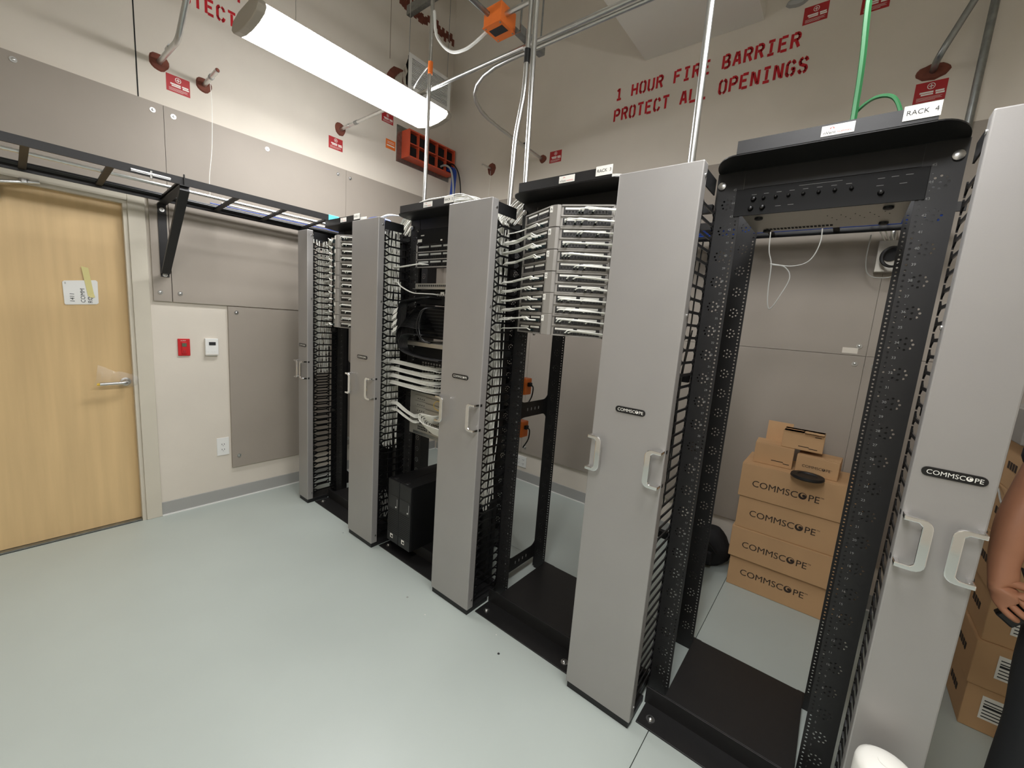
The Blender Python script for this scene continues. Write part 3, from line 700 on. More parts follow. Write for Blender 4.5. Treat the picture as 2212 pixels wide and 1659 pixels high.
# white cord bundles from the left manager into the switches
rnd = random.Random(21)
XLM = 1.2455
for b, (z, zt, n, xe) in enumerate(((1.2185, 1.205, 13, 1.47), (1.174, 1.165, 13, 1.475), (1.1296, 1.12, 13, 1.47), (1.0852, 1.078, 13, 1.475), (.952, .885, 8, 1.385), (.9074, .845, 5, 1.39))):
    name = ['first', 'second', 'third', 'fourth', 'fifth', 'sixth'][b]; sg = rnd.uniform(.004, .009)
    for k in range(n):
        iy, iz = k//3, k % 3; oy = -.0062*iy; oz = (iz-1)*.0062+(.0015 if iy % 2 else -.0015)
        xt = xe+iy*(.045 if b < 4 else .018); yf_ = YP-(.0052 if b < 4 else .0142); yb_ = YP-.05+oy
        if b < 4:
            pts = [(xt, yf_, zt+oz), (xt-.004, YP-.022, zt+oz), (xt-.022, yb_+.008, zt+oz-sg*.3), (xt-.06, yb_-.004, (z+zt)/2+oz-sg)]
            if iy > 1: pts.append((xt-.13, yb_-.012, (z+zt)/2+oz-sg*1.2))
            pts += [(1.335, .168+oy, z+oz-sg)]
        else:
            pts = [(xt, yf_, zt+oz), (xt-.004, YP-.03, zt+oz), (xt-.02, yb_+.006, zt+oz+.06*(z-zt)), (1.325, .172+oy, zt+oz+.55*(z-zt))]
        pts += [(1.285, .155+oy, z+oz-sg*.3), (1.255, .15+oy, z+oz), (1.23, .15+oy, z+oz-.001), (1.21, .151+oy, z+oz-.004)]
        cord('patch_cable', pts, .0027, 'cordwhite', 'white cord in the %s bundle from the top entering RACK 2 from the left' % name, 'patch cord', 'cord bundles of RACK 2', None, 5)
for k in range(12):   # loops hanging in front of the chassis switch, each in its own layer
    yk = YP-.045-.0064*k; zz = .842+.0065*k; xs_ = 1.585+.008*k; xl_ = 1.536+rnd.uniform(-.012, .012)
    pts = [(xs_, YP-.0142, zz+.03), (xs_-.004, (YP+yk)/2, zz+.032), (xs_-.018, yk, zz+.032), (xl_+.012, yk, zz+.024), (xl_, yk, zz), (xl_+.014, yk, zz-.022), (1.6, yk, zz-.032), (1.7, yk, zz-.034), (1.75, yk, zz-.036)]
    cord('patch_cable', pts, .0027, 'cordwhite', 'white cord looping to the right in front of the silver chassis switch', 'patch cord', 'cord loops of RACK 2', None, 5)
cord('fiber_cord', [(1.62, YP-.0135, 1.0), (1.588, YP-.028, 1.012), (1.56, YP-.03, .992), (1.565, YP-.03, .968), (1.6, YP-.03, .958), (1.68, YP-.03, .958)], .0018, 'yellow', 'yellow fiber cord looping over the silver chassis switch', 'fiber cord', None, None, 6)
for k in range(4):
    oy = -.0062*k; xk = 1.375+.016*k
    cord('patch_cable', [(xk, YP-.0065, 1.82), (xk-.008, YP-.025+oy, 1.82), (xk-.03, YP-.04+oy, 1.817), (1.30, .172+oy, 1.803), (1.26, .155+oy, 1.7964), (1.225, .155+oy, 1.7964), (1.205, .157+oy, 1.79)], .0027, 'cordwhite', 'white cord entering the lowest flat panel of RACK 2 from the left', 'patch cord', 'cords to the flat panels', None, 6)
for k in range(2):
    oy = -.0064*k
    cord('patch_cable', [(xc-.03+k*.02, YP-.0055, 1.642), (xc-.04+k*.02, YP-.03+oy, 1.644), (xc-.09, YP-.05+oy, 1.644), (1.36, .175+oy, 1.648), (1.285, .15+oy, 1.68), (1.255, .145+oy, 1.704), (1.235, .145+oy, 1.7075), (1.212, .147+oy, 1.712)], .0027, 'cordwhite', 'white cord curving down to the black appliance of RACK 2', 'patch cord', 'cords to the black appliance', None, 6)
for k in range(9):
    yk = .2-.0078*k; xs_ = 1.455+.012*k
    cord('power_cable', [(xs_, YP-.0035, 1.618), (xs_-.004, (YP+yk)/2, 1.62), (xs_-.02, yk, 1.62), (1.40, yk, 1.606), (1.32, yk, 1.594), (1.279, yk, 1.568), (1.266, yk, 1.51), (1.264, yk, 1.41)], .0036, 'cordblack', 'black cord bundled beside the black appliance of RACK 2', 'power cord', 'black cords of RACK 2', None, 5)
for k in range(16):
    zt = 1.548-.0075*k; yk = YP-.022-.0071*k; xs_ = 1.395+.0075*k
    cord('power_cable', [(xs_, YP-.0095, zt), (xs_-.003, (YP-.01+yk)/2, zt+.001), (xs_-.014, yk, zt+.003), (1.36, yk, zt+.008), (1.318, yk, zt-.004), (1.297, yk, zt-.04), (1.298, yk, zt-.09), (1.302, yk, max(1.33, zt-.15))], .0034, 'cordblack', 'black cord looping at the left edge of the black server in RACK 2', 'power cord', 'black cords of RACK 2', None, 5)
for k in range(10):
    yk = .168-.0068*k; xs_ = 1.47+.0076*k
    cord('power_cable', [(xs_, YP-.0095, 1.402), (xs_-.003, (YP-.01+yk)/2, 1.403), (xs_-.016, yk, 1.403), (1.385, yk, 1.398), (1.342, yk, 1.372), (1.336, yk, 1.325), (1.365, yk, 1.295), (1.45, yk, 1.278), (1.58, yk, 1.27), (1.7, yk, 1.27)], .0032, 'cordblack', 'black cord draped over the ring organizer of RACK 2', 'power cord', 'black cords of RACK 2', None, 5)
for k, (yy, zz) in enumerate(((.104, 1.53), (.101, 1.50), (.102, 1.46), (.104, 1.42))):
    solo('cord_tag', MB().box(-.02, .02, -.0006, .0006, -.016, .016, lambda a, b, c_, k=k, yy=yy, zz=zz: (1.292+a*.75+c_*.4, yy+b+a*.2, zz+c_*.9+a*.5)), 'labelwhite', 'white paper tag on the black cords of RACK 2, %s of four' % ('topmost', 'second', 'third', 'lowest')[k], 'tag', 'paper tags on black cords')
for k in range(2):
    yk = .096-.0085*k
    cord('power_cable', [(1.59+.014*k, YP-.0095, 1.56), (1.585+.014*k, .17, 1.562), (1.565, yk+.006, 1.548), (1.535-.01*k, yk, 1.47), (1.545-.008*k, yk, 1.41), (1.58, yk, 1.375), (1.64, yk, 1.365)], .004, 'cordblack', 'black cord arching in front of the finned server', 'power cord', 'arched black cords', None, 6)
# power supply tower on the base plate
ux0, ux1, uy0, uy1, uz0, uz1 = 1.33, 1.562, .066, .7, .076, .492
t = thing('power_supply', 'black uninterruptible power supply standing on the base of RACK 2', 'power supply', ((ux0+ux1)/2, (uy0+uy1)/2, uz0))
for k in range(2):
    a = ux0+k*.1165; b = a+.115
    md = part('module', MB().box(a, b, uy0+.012, uy1, uz0, uz1), 'gear', t, bevel=.002)
    part('front_bezel', MB().box(a+.001, b-.001, uy0, uy0+.012, uz0+.002, uz1-.002), 'black', md, bevel=.003)
    part('control_panel', MB().box(a+.008, b-.008, uy0-.0015, uy0, uz1-.185, uz1-.1), 'blackmetal', md)
    part('light_bar', MB().box(b-.018, b-.014, uy0-.0024, uy0-.0014, uz1-.17, uz1-.115), 'mark', md)
    part('status_light', MB().cyl((b-.028, uy0-.0026, uz1-.17), (b-.028, uy0-.001, uz1-.17), .005, 10), 'white', md)
    st = part('rating_sticker', MB().box(a+.035, a+.062, uy0-.0008, uy0, uz0+.028, uz0+.055), 'labelwhite', md)
    part('print', MB().box(a+.043, a+.06, uy0-.0014, uy0-.0008, uz0+.033, uz0+.046), 'ink', st)
    gm = MB()
    for q in range(14): gm.box(a+.008, b-.008, uy0-.001, uy0, uz0+.065+q*.0125, uz0+.07+q*.0125)
    part('vent_ribs', gm, 'gear', md)
    part('top_dimple', MB().lathe((a+.045, uy0+.03, uz1), [(.016, 0), (.012, .002)], 2, 14), 'blackmetal', md)
lp = [(1.42+.055*math.cos(a), .78+.01*math.sin(a*3), .60+.06*math.sin(a)) for a in [i*.42 for i in range(40)]]
cord('power_cable', lp+[(1.46, .76, .8), (1.48, .74, 1.0)], .005, 'cordblack', 'coiled black power cord hanging behind the black power supply', 'power cord', 'cords behind RACK 2', None, 3)
for k in range(2):
    cord('power_cable', [(1.47+.05*k, .72, 1.0), (1.49+.045*k, .74, .8), (1.485+.06*k, .76, .66), (1.50+.04*k, .745, .54), (1.49+.04*k, .70, .44)], .005, 'cordblack', 'black power cord dropping to the back of the power supply', 'power cord', 'cords behind RACK 2', None, 5)

# ================================================================ rack 4: mixer at the top
xm = RX[3]; z0, z1 = 1.938, 2.027
t = thing('audio_mixer', 'black rack mixer with small knobs at the top of RACK 4', 'mixer', (xm, YP, z0))
part('front_panel', MB().box(xm-.2413, xm+.2413, YP-.004, YP, z0, z1), 'gear', t, bevel=.001)
part('chassis', MB().box(xm-.215, xm+.215, YP, YP+.28, z0+.003, z1-.002), 'silver', t)
hs = [(xm-.17+q*.0125, YP+.235, .0045, 4) for q in range(16)]
pf = MB()
for q in range(18):
    for v in range(2): pf.box(xm-.17+q*.0115, xm-.162+q*.0115, YP+.225+v*.014, YP+.235+v*.014, z0+.0022, z0+.003)
for q in range(14): pf.box(xm+.02+q*.012, xm+.023+q*.012, YP+.1+.03*(q % 3), YP+.104+.03*(q % 3), z0+.0022, z0+.003)
part('vent_holes', pf, 'dark', t)
for (a, b) in ((-.17, .05), (.17, .05), (-.17, .25), (.17, .25)): part('rubber_foot', MB().lathe((xm+a, YP+b, z0+.003), [(.013, 0), (.013, -.006), (.01, -.008)], 2, 12), 'black', t)
def knob(x, z, r=.007): part('knob', MB().lathe((xm+x, YP-.004, z), [(r*1.2, 0), (r, -.004), (r*.8, -.013), (r*.3, -.014)], 1, 12), 'blackgloss', t, smooth=True)
for k, xx in enumerate((-.185, -.155, -.12, -.085, -.045, -.005, .035, .075)): knob(xx, z0+.052, .0075 if k == 0 else .005)
knob(-.19, z0+.022, .0075); knob(-.155, z0+.022, .0075); knob(.145, z0+.03)
mk = MB()
for k in range(8): mk.box(xm-.192+k*.036, xm-.178+k*.036, YP-.0046, YP-.004, z0+.066, z0+.0675)
mk.box(xm-.06, xm+.05, YP-.0046, YP-.004, z0+.078, z0+.0792)
for (a, b) in ((.14, .07), (.17, .071), (.2, .072), (.14, .05), (.19, .05), (-.11, .022), (-.075, .022)): mk.box(xm+a-.008, xm+a+.008, YP-.0046, YP-.004, z0+b, z0+b+.0015)
part('panel_print', mk, 'mark', t)
# ================================================================ ladder racks
def ladder(name, label, along, p0, p1, q0, q1, z, step=.305, first=.1, dz=0):
    """rails along axis `along` from p0 to p1, at q0 and q1 of the other axis"""
    def B(a0, a1, b0, b1, c0, c1): return MB().box(a0, a1, b0, b1, c0, c1) if along == 0 else MB().box(b0, b1, a0, a1, c0, c1)
    loc = ((p0+p1)/2, (q0+q1)/2, z) if along == 0 else ((q0+q1)/2, (p0+p1)/2, z)
    t = thing(name, label, 'ladder rack', loc)
    for q, zz in ((q0, z-dz), (q1, z)): part('side_rail', B(p0, p1, q-.006, q+.006, zz, zz+.04), 'blackmetal', t)
    k = p0+first
    while k < p1-.05:
        rg = B(k-.014, k+.014, q0+.006, q1-.006, z+.01, z+.02)
        if dz: rg.v = [(v[0], v[1], v[2]-dz*(q1-v[0])/(q1-q0)) for v in rg.v]
        part('rung', rg, 'blackmetal', t); k += step
    return t
LZ = 2.1325
def rung_top(x): return LZ+.02-.034*(.452-x)/.452
t = ladder('ladder_rack', 'black ladder rack running above the maple door along the left wall', 1, -2.9, YB-.03, .0, .452, LZ, .28, .22, .034)
part('splice_plate', MB().box(.444, .462, -.93, -.77, LZ+.008, LZ+.02).box(.452, .47, -.93, -.77, LZ+.012, LZ+.016).cyl((.46, -.85, LZ-.008), (.46, -.85, LZ+.03), .006, 8), 'steel', t)
t = ladder('ladder_rack', 'black ladder rack running along the back wall behind the racks', 0, .459, 3.75, 1.24, 1.55, LZ)
# bracket under the ladder
yb = -.71
t = thing('wall_bracket', 'black triangular bracket carrying the ladder rack beside the door', 'bracket', (XL+PT, yb, 1.65))
part('wall_leg', MB().box(XL+PT, XL+PT+.005, yb-.022, yb+.022, 1.64, LZ-.04), 'blackmetal', t)
part('arm', MB().prism([(XL+PT+.005, LZ-.045), (.47, LZ-.007), (.47, LZ-.001), (XL+PT+.005, LZ-.039)], 1, yb-.022, yb+.022), 'blackmetal', t)
part('brace', MB().prism([(XL+PT+.006, 1.66), (.455, LZ-.006), (.465, LZ-.03), (XL+PT+.03, 1.66)], 1, yb-.022, yb+.022), 'blackmetal', t)
part('hook_bolt', MB().cyl((.462, yb+.0, LZ-.006), (.462, yb+.0, LZ+.055), .004, 8), 'blackmetal', t)
for zz in (LZ-.075, 1.652): part('bolt', bolt_mb((XL+PT+.005, yb, zz), 0, 1, .013), 'alu', t, smooth=True)
# cables lying on the wall ladder
rnd = random.Random(31)
zc = LZ+.0
mb = MB(); pts = [(.085, y, zc+.0105) for y in [-2.9+i*.05 for i in range(78)]]
n = 320
prof = [(.24, -2.9+i*3.9/n, rung_top(.24)+.0105) for i in range(n+1)]
solo('armored_cable', MB().tube(prof, [.0085 if i % 2 else .0105 for i in range(n+1)], 8), 'steel', 'spiral metal armored cable lying on the ladder rack over the door', 'cable', smooth=True)
for k in range(7):
    x = .018+.0105*(k % 4); z = rung_top(x)+.0048+.0098*(k//4)
    cord('black_cable', [(x, -2.9, z), (x, -2, z), (x+.003, -1.2, z), (x, -.5, z), (x+.002, .4, z), (x, 1.2, z)], .0045, 'cordblack', 'black cable in the row against the wall side of the ladder rack', 'cable', 'black cables on the ladder rack', None, 5)
cord('grey_cable', [(.16, -.45, rung_top(.16)+.007), (.15, 0, rung_top(.15)+.0075), (.17, .5, rung_top(.17)+.007), (.16, 1.2, rung_top(.16)+.007)], .007, 'white', 'pale thick cable lying on the ladder rack towards RACK 1', 'cable', None, None, 5)
cord('blue_cable', [(.12, -.5, rung_top(.12)+.004), (.125, 0, rung_top(.125)+.004), (.12, .6, rung_top(.12)+.004), (.13, 1.2, rung_top(.13)+.004)], .004, 'cordblue', 'thin blue cable lying on the ladder rack', 'cable', None, None, 5)
solo('hook_strap', MB().box(.4435, .4605, .112, .19, LZ-.0012, LZ+.0425), 'cyan', 'bright cyan strap wrapped on the ladder rail near RACK 1', 'strap', bevel=.003)
for k in range(10):   # blue cables on the back ladder
    yy = 1.27+.026*k
    zc = LZ+.02
    cord('blue_cable', [(1.4, yy, zc+.006), (2.2, yy+rnd.uniform(-.008, .008), zc+.006), (3.0, yy+rnd.uniform(-.008, .008), zc+.006), (3.7, yy, zc+.006)], .006, 'cordblue', 'blue cable on the ladder rack behind RACK 4', 'cable', 'blue cables on the back ladder', None, 4)
# cords lying across the rack tops
def tops(xa, xb, zt, n, seed, label, ys=(.2, .34), over=False):
    rnd = random.Random(seed); mb = MB()
    for k in range(n):
        y = rnd.uniform(*ys); zz = 2.1+rnd.uniform(.0, zt)
        if over: pts = [(xa-.05, y, 2.097), (xa, y, 2.102), ((xa+xb)/2, y, zz+.006), (xb, y, 2.102), (xb+.05, y, 2.097)]
        else: pts = [(xa-.1+rnd.uniform(-.04, .04), y, 2.02), (xa-.02, y, 2.1), (xa+.12, y, zz), ((xa+xb)/2, y+rnd.uniform(-.03, .03), zz+.012), (xb-.12, y, zz), (xb+.02, y, 2.1), (xb+.1, y, 2.02)]
        mb.tube(spline(pts, 5), .0032, 5)
    return solo('cable_bundle', mb, 'cordwhite', label, 'cables', 'cords over the rack tops', 'stuff', smooth=True)
tops(1.24, 1.85, .085, 26, 41, 'white cords lying across the top of RACK 2')
tops(2.12, 2.73, .05, 22, 42, 'white cords lying across the top of RACK 3')
tops(.98, 1.225, .02, 5, 43, 'white cords arching over the manager between RACK 1 and RACK 2', (.16, .19), True)
for k in range(7):
    y = .058+.0105*k
    cord('blue_cable', [(.998, y, 2.01), (1.006, y, 2.05), (1.04, y, 2.072), (1.10, y, 2.078+.003*(k % 3)), (1.17, y, 2.072), (1.203, y, 2.05), (1.21, y, 2.01)], .0045, 'cordblue', 'blue cable arching over the manager between RACK 1 and RACK 2', 'cable', 'blue cables over the rack tops', None, 5)
for k in range(3):
    solo('paper_tag', MB().box(.86+.03*k, .90+.03*k, .118+.004*k, .1188+.004*k, 2.094-.03*(k == 2), 2.118-.03*(k == 2)), 'labelwhite', 'small white paper tag at the end of the RACK 1 lip', 'tag', 'paper tags of RACK 1')

# ================================================================ conduits on and near the walls
def conduit(label, pts, rad, r=.0135, seal=None, name='conduit', m='steel', couplings=(), group='metal conduits'):
    P = bent(pts, rad, 8); xs = [p.x for p in P]; ys = [p.y for p in P]; zs = [p.z for p in P]
    t = thing(name, label, 'conduit', (sum(xs)/len(xs), sum(ys)/len(ys), min(zs)), group)
    part('pipe', MB().tube(P, r, 12), m, t, smooth=True)
    if seal:
        c, ax, rr, th, st = seal; part('firestop_seal', blob(c, ax, rr, int(c[0]*100+c[2]*10), th, st), 'firestop', t, smooth=True)
    for a, b, cm in couplings: part('coupling', MB().tube([a, b], r*1.22, 12), cm, t, smooth=True)
    return t
# left wall
c = WL(343, 135)
conduit('bent conduit leaving the left wall next to the wall joint', [(XL, c.y, c.z), (.34, c.y, c.z-.02), (.80, c.y, c.z+.30), (.84, c.y, ZC)], .06, .014, (tuple(c), 0, .05, .012, (1, 1)), couplings=(((.14, c.y, c.z-.005), (.2, c.y, c.z-.0065), 'steel'),))
c = WL(440, 185); 
t = conduit('short open conduit stub with a pull string', [(XL, c.y, c.z), (.19, c.y, c.z+.012)], .02, .013, (tuple(c), 0, .045, .012, (1, 1)), couplings=(((.06, c.y, c.z+.0075), (.08, c.y, c.z+.008), 'galv'),))
part('pipe_plug', blob((.187, c.y, c.z+.012), 0, .012, 4, .012), 'firestop', t)
cord('pull_string', [(.0, c.y+.012, c.z), (.012, c.y+.015, 2.75), (.0, c.y+.01, 2.5), (.005, c.y-.01, 2.32), (.01, c.y-.012, 2.2)], .0018, 'cordwhite', 'white pull string hanging from the open conduit stub', 'string', None, None, 6)
c = WL(735, 280)
conduit('long conduit running straight from the left wall past the strip light', [(XL, c.y, c.z), (XR, c.y, c.z)], .02, .0125, (tuple(c), 0, .052, .014, (1, 1)), couplings=(((.03, c.y, c.z), (.06, c.y, c.z), 'steel'), ((.14, c.y, c.z), (.18, c.y, c.z), 'galv')))
yc = c.y+.05; zc2 = c.z-.005
c = WB(1178, 342)
conduit('long conduit sweeping round into the back wall', [(XR, yc, zc2), (1.166, yc-.02, zc2), (1.13, YB, c.z)], .62, .0125, ((1.14, YB, c.z), 1, .036, -.012, (1, 1)), couplings=(((1.133, 1.42, zc2-.011), (1.132, 1.46, zc2-.0115), 'black'),))
c = WB(1062, 365)
t = conduit('short dark stub in a ragged patch of sealant on the back wall', [(c.x, YB, c.z), (c.x-.01, YB-.12, c.z+.004)], .02, .009, (tuple(c), 1, .055, -.012, (1, 1.1)), couplings=())
cord('pull_string', [(c.x, YB-.014, c.z-.02), (c.x+.002, YB-.018, c.z-.15), (c.x-.003, YB-.03, c.z-.4)], .0015, 'cordwhite', 'faint pull string below the ragged sealant patch', 'string', None, None, 5)
c = WB(2015, 155)
conduit('dark bent conduit leaving the back wall above RACK 4', [(c.x, YB-.004, c.z), (c.x+.0, YB-.14, c.z-.01), (c.x+.42, YB-.3, c.z+1.0), (c.x+.86, YB-.47, ZC)], .1, .0145, (tuple(c), 1, .06, -.014, (1.1, .66)), m='galv')
conduit('dark vertical conduit clamped to the back wall behind RACK 4', [(3.738, YB-.05, 2.3), (3.738, YB-.05, ZC)], .02, .0165, m='galv')
# risers dropping into the cable managers
conduit('vertical conduit with an orange tape band dropping to the RACK 1 and 2 manager', [(1.12, .42, 2.1), (1.13, .42, 2.35), (1.142, .42, ZC)], .02, .0125, couplings=(((1.137, .42, 3.03), (1.138, .42, 3.1), 'boxorange'),))
conduit('offset vertical conduit with a black tape band dropping to the RACK 2 and 3 manager', [(1.975, .3, 2.1), (1.985, .3, 2.44), (2.022, .3, 2.64), (2.028, .3, 3.3), (2.028, YF, 3.3)], .06, .0125, couplings=(((2.0235, .3, 2.77), (2.024, .3, 2.83), 'black'),))
conduit('straight vertical conduit beside the offset one', [(2.072, .3, 2.1), (2.056, .3, 3.2), (2.056, YF, 3.2)], .1, .0125)
conduit('straight vertical conduit dropping to the RACK 3 and 4 manager', [(2.875, .3, 2.06), (2.85, .3, ZC)], .02, .0135)
conduit('straight vertical conduit dropping to the manager beyond RACK 4', [(3.735, .4, 2.06), (3.725, .4, ZC)], .02, .0135)
cord('lamp_cord', [(1.123, .408, 3.07), (1.11, .402, 3.055), (1.04, .39, 2.99), (1.0, .385, 2.95)], .005, 'steel', 'metal sheathed feed running down to the bright strip light', 'cord', None, None, 6)
# ground wires
cord('ground_wire', [(3.329, .45, ZC), (3.329, .45, 3.3), (3.329, .45, 2.9), (3.325, .45, 2.65), (3.337, .45, 2.45), (3.341, .45, 2.3), (3.345, .42, 2.1)], .0095, 'green', 'thick green ground wire dropping onto RACK 4', 'wire', None, None, 8)
cord('ground_wire', [(3.33, .45, 2.25), (3.345, .46, 2.30), (3.39, .44, 2.325), (3.44, .42, 2.30), (3.47, .4, 2.2), (3.475, .4, 2.09)], .006, 'green', 'thin green ground wire arching over the RACK 4 lip', 'wire', None, None, 8)
# orange junction box on a strut
c = Vector((1.77, .36, 3.03))
t = thing('junction_box', 'bright orange junction box hung beside the long conduits', 'junction box', tuple(c))
part('box_body', MB().box(c.x-.06, c.x+.06, c.y-.06, c.y+.06, c.z, c.z+.09), 'boxorange', t, bevel=.004)
cv = part('cover', MB().box(c.x-.063, c.x+.063, c.y-.063, c.y+.063, c.z-.004, c.z), 'boxorange', t)
part('printed_notice', MB().box(c.x-.045, c.x+.045, c.y-.03, c.y+.02, c.z-.0052, c.z-.004), 'ink', cv)
for a in (-.05, .05):
    for b in (-.05, .05): part('screw', MB().lathe((c.x+a, c.y+b, c.z-.004), [(.005, 0), (.005, -.002)], 2, 8), 'alu', cv)
t = thing('strut_channel', 'grey strut channel carrying the orange box and conduits', 'strut', (1.86, .35, 3.03))
part('channel', MB().box(1.845, 1.885, .40, .62, 3.006, 3.011).box(1.845, 1.848, .40, .62, 3.011, 3.045).box(1.882, 1.885, .40, .62, 3.011, 3.045), 'galv', t)
for yy in (.485, .535): part('pipe_clamp', MB().tube([(1.85, yy, 2.985), (1.87, yy, 2.985)], .018, 12), 'alu', t)
for yy in (.42, .6): part('hanger_rod', MB().cyl((1.865, yy, 3.03), (1.86, yy, ZC), .005, 8), 'galv', t)
conduit('grey conduit running out of the orange junction box over the aisle', [(1.74, .3, 3.085), (1.74, YF, 3.085)], .02, .013, m='galv')
conduit('upper conduit feeding the orange junction box', [(1.83, .34, 3.075), (2.6, .34, 3.075), (XR, .34, 3.075)], .02, .0125)
cord('flexible_conduit', [(1.155, .42, 3.38), (1.2, .41, 3.22), (1.35, .39, 3.08), (1.5, .37, 3.03), (1.63, .36, 3.04), (1.712, .36, 3.07)], .009, 'white', 'pale flexible conduit sagging into the orange junction box', 'conduit', None, None, 8)
# ceiling grille on a foil duct
gx, gy0, gy1, gz0, gz1 = .2, .93, 1.40, 3.425, 3.705
t = thing('air_grille', 'white louvred air grille facing out from the left wall', 'grille', (gx, (gy0+gy1)/2, gz0))
part('frame', MB().box(gx, gx+.012, gy0, gy0+.03, gz0, gz1).box(gx, gx+.012, gy1-.03, gy1, gz0, gz1).box(gx, gx+.012, gy0+.03, gy1-.03, gz0, gz0+.03).box(gx, gx+.012, gy0+.03, gy1-.03, gz1-.03, gz1), 'white', t)
part('shade_backing', MB().box(gx-.02, gx-.012, gy0+.01, gy1-.01, gz0+.01, gz1-.01), 'dark', t)  # black sheet standing in for the shaded duct interior between the slats
k = gz0+.036
while k < gz1-.034:
    part('slat', MB().box(gx-.004, gx+.008, gy0+.03, gy1-.03, k-.0026, k+.0026), 'white', t); k += .0128
for yy in (gy0+.02, gy1-.02): part('hanger_rod', MB().cyl((gx-.02, yy, gz1), (gx-.02, yy, ZC), .0025, 6), 'galv', t)
dk = MB(); rnd = random.Random(9)
for i in range(11):
    f = i/10; x = XL+(gx-.02-XL)*f; ry = .11+(.22-.11)*f**2+rnd.uniform(-.01, .012); rz = .1+(.135-.1)*f**2
    for q in range(20):
        a = 2*math.pi*q/20; e = 1+.4*f*(abs(math.sin(2*a))**1)*.6; dk.v.append((x+rnd.uniform(-.006, .006), 1.165-.1*(1-f)+ry*e*math.cos(a)*(1+rnd.uniform(-.03, .03)), 3.565+rz*e*math.sin(a)*(1+rnd.uniform(-.03, .03))))
for i in range(10):
    for q in range(20): dk.f.append((i*20+q, i*20+(q+1) % 20, (i+1)*20+(q+1) % 20, (i+1)*20+q))
t = thing('flexible_duct', 'crinkled foil duct joining the grille to the left wall', 'duct', (XL, 1.1, 3.45))
part('foil_sleeve', dk, 'foil', t)
part('firestop_seal', blob((XL, 1.065, 3.565), 0, .17, 77, .014, (1, 1)), 'firestop', t, smooth=True)
sm = MB(); rnd = random.Random(12)
for i in range(25):
    y = 1.02+.026*i; z = 4.27+rnd.uniform(-.03, .03); sm.box(XL, XL+.004, y, y+.03, z-.02-rnd.random()*.02, z+.03+rnd.random()*.02)
solo('sealant_smear', sm, 'firestop', 'rough line of red brown sealant high on the left wall', 'sealant')
solo('strut_channel', MB().box(.25, .62, .86, .9, 3.93, 3.97).box(.25, .62, .86, .864, 3.97, 4.0), 'galv', 'short grey strut near the red brown sealant line', 'strut')
# cable pathway (firestop) device on the left wall
fy0, fy1, fz0, fz1, fd = 1.085, 1.655, 2.965, 3.205, .12
t = thing('firestop_sleeve', 'orange ten-cell cable firestop sleeve in the corner of the left wall', 'cable sleeve', (XL, 1.37, 2.94))
part('wall_plate', MB().box(XL, XL+.006, 1.03, 1.682, 2.925, 3.245), 'galv', t)
part('shell', MB().box(XL+.006, XL+fd, fy0, fy1, fz0, fz0+.012).box(XL+.006, XL+fd, fy0, fy1, fz1-.012, fz1).box(XL+.006, XL+fd, fy0, fy0+.012, fz0+.012, fz1-.012).box(XL+.006, XL+fd, fy1-.012, fy1, fz0+.012, fz1-.012), 'orange', t)
for k in range(1, 5):
    yy = fy0+(fy1-fy0)*k/5; part('divider', MB().box(XL+.01, XL+fd, yy-.003, yy+.003, fz0+.012, fz1-.012), 'orange', t)
part('divider', MB().box(XL+.01, XL+fd-.001, fy0+.012, fy1-.012, (fz0+fz1)/2-.004, (fz0+fz1)/2+.004), 'orange', t)
for k in range(5):
    for v in range(2): part('foam_shade_fill', MB().box(XL+.012, XL+.088, fy0+.0125+k*.1135, fy0+.108+k*.1135, fz0+.0125+v*.111, fz0+.104+v*.111), 'dark', t)  # near-black foam brought forward, standing in for the shade inside the open cells
rnd = random.Random(14)
for k in range(9):
    a, b = (k % 3)*.0135, (k//3)*.0135; yy = 1.575+a; zz = 2.992+b
    cord('blue_cable', [(-.03, yy, zz), (.06, yy, zz), (.10+b*.9, yy-.004, zz-.05), (.115+b, yy-.03, 2.75), (.12+b, yy-.06, 2.4), (.13+b, yy-.075, 2.2), (.13+b, yy-.075, 2.14)], .006, 'cordblue', 'blue cable dropping from the orange firestop sleeve', 'cable', 'blue cables from the sleeve', None, 6)
cord('grey_cable', [(-.03, 1.5, 3.01), (.08, 1.5, 3.01), (.17, 1.5, 2.93), (.22, 1.49, 2.7), (.22, 1.46, 2.4), (.2, 1.43, 2.15)], .009, 'cordgrey', 'grey cable dropping from the orange firestop sleeve', 'cable', None, None, 6)
cord('black_cable', [(-.03, 1.59, 3.045), (.09, 1.59, 3.045), (.2, 1.58, 2.9), (.25, 1.57, 2.6), (.26, 1.56, 2.15)], .006, 'cordblack', 'black cable dropping from the orange firestop sleeve', 'cable', None, None, 6)
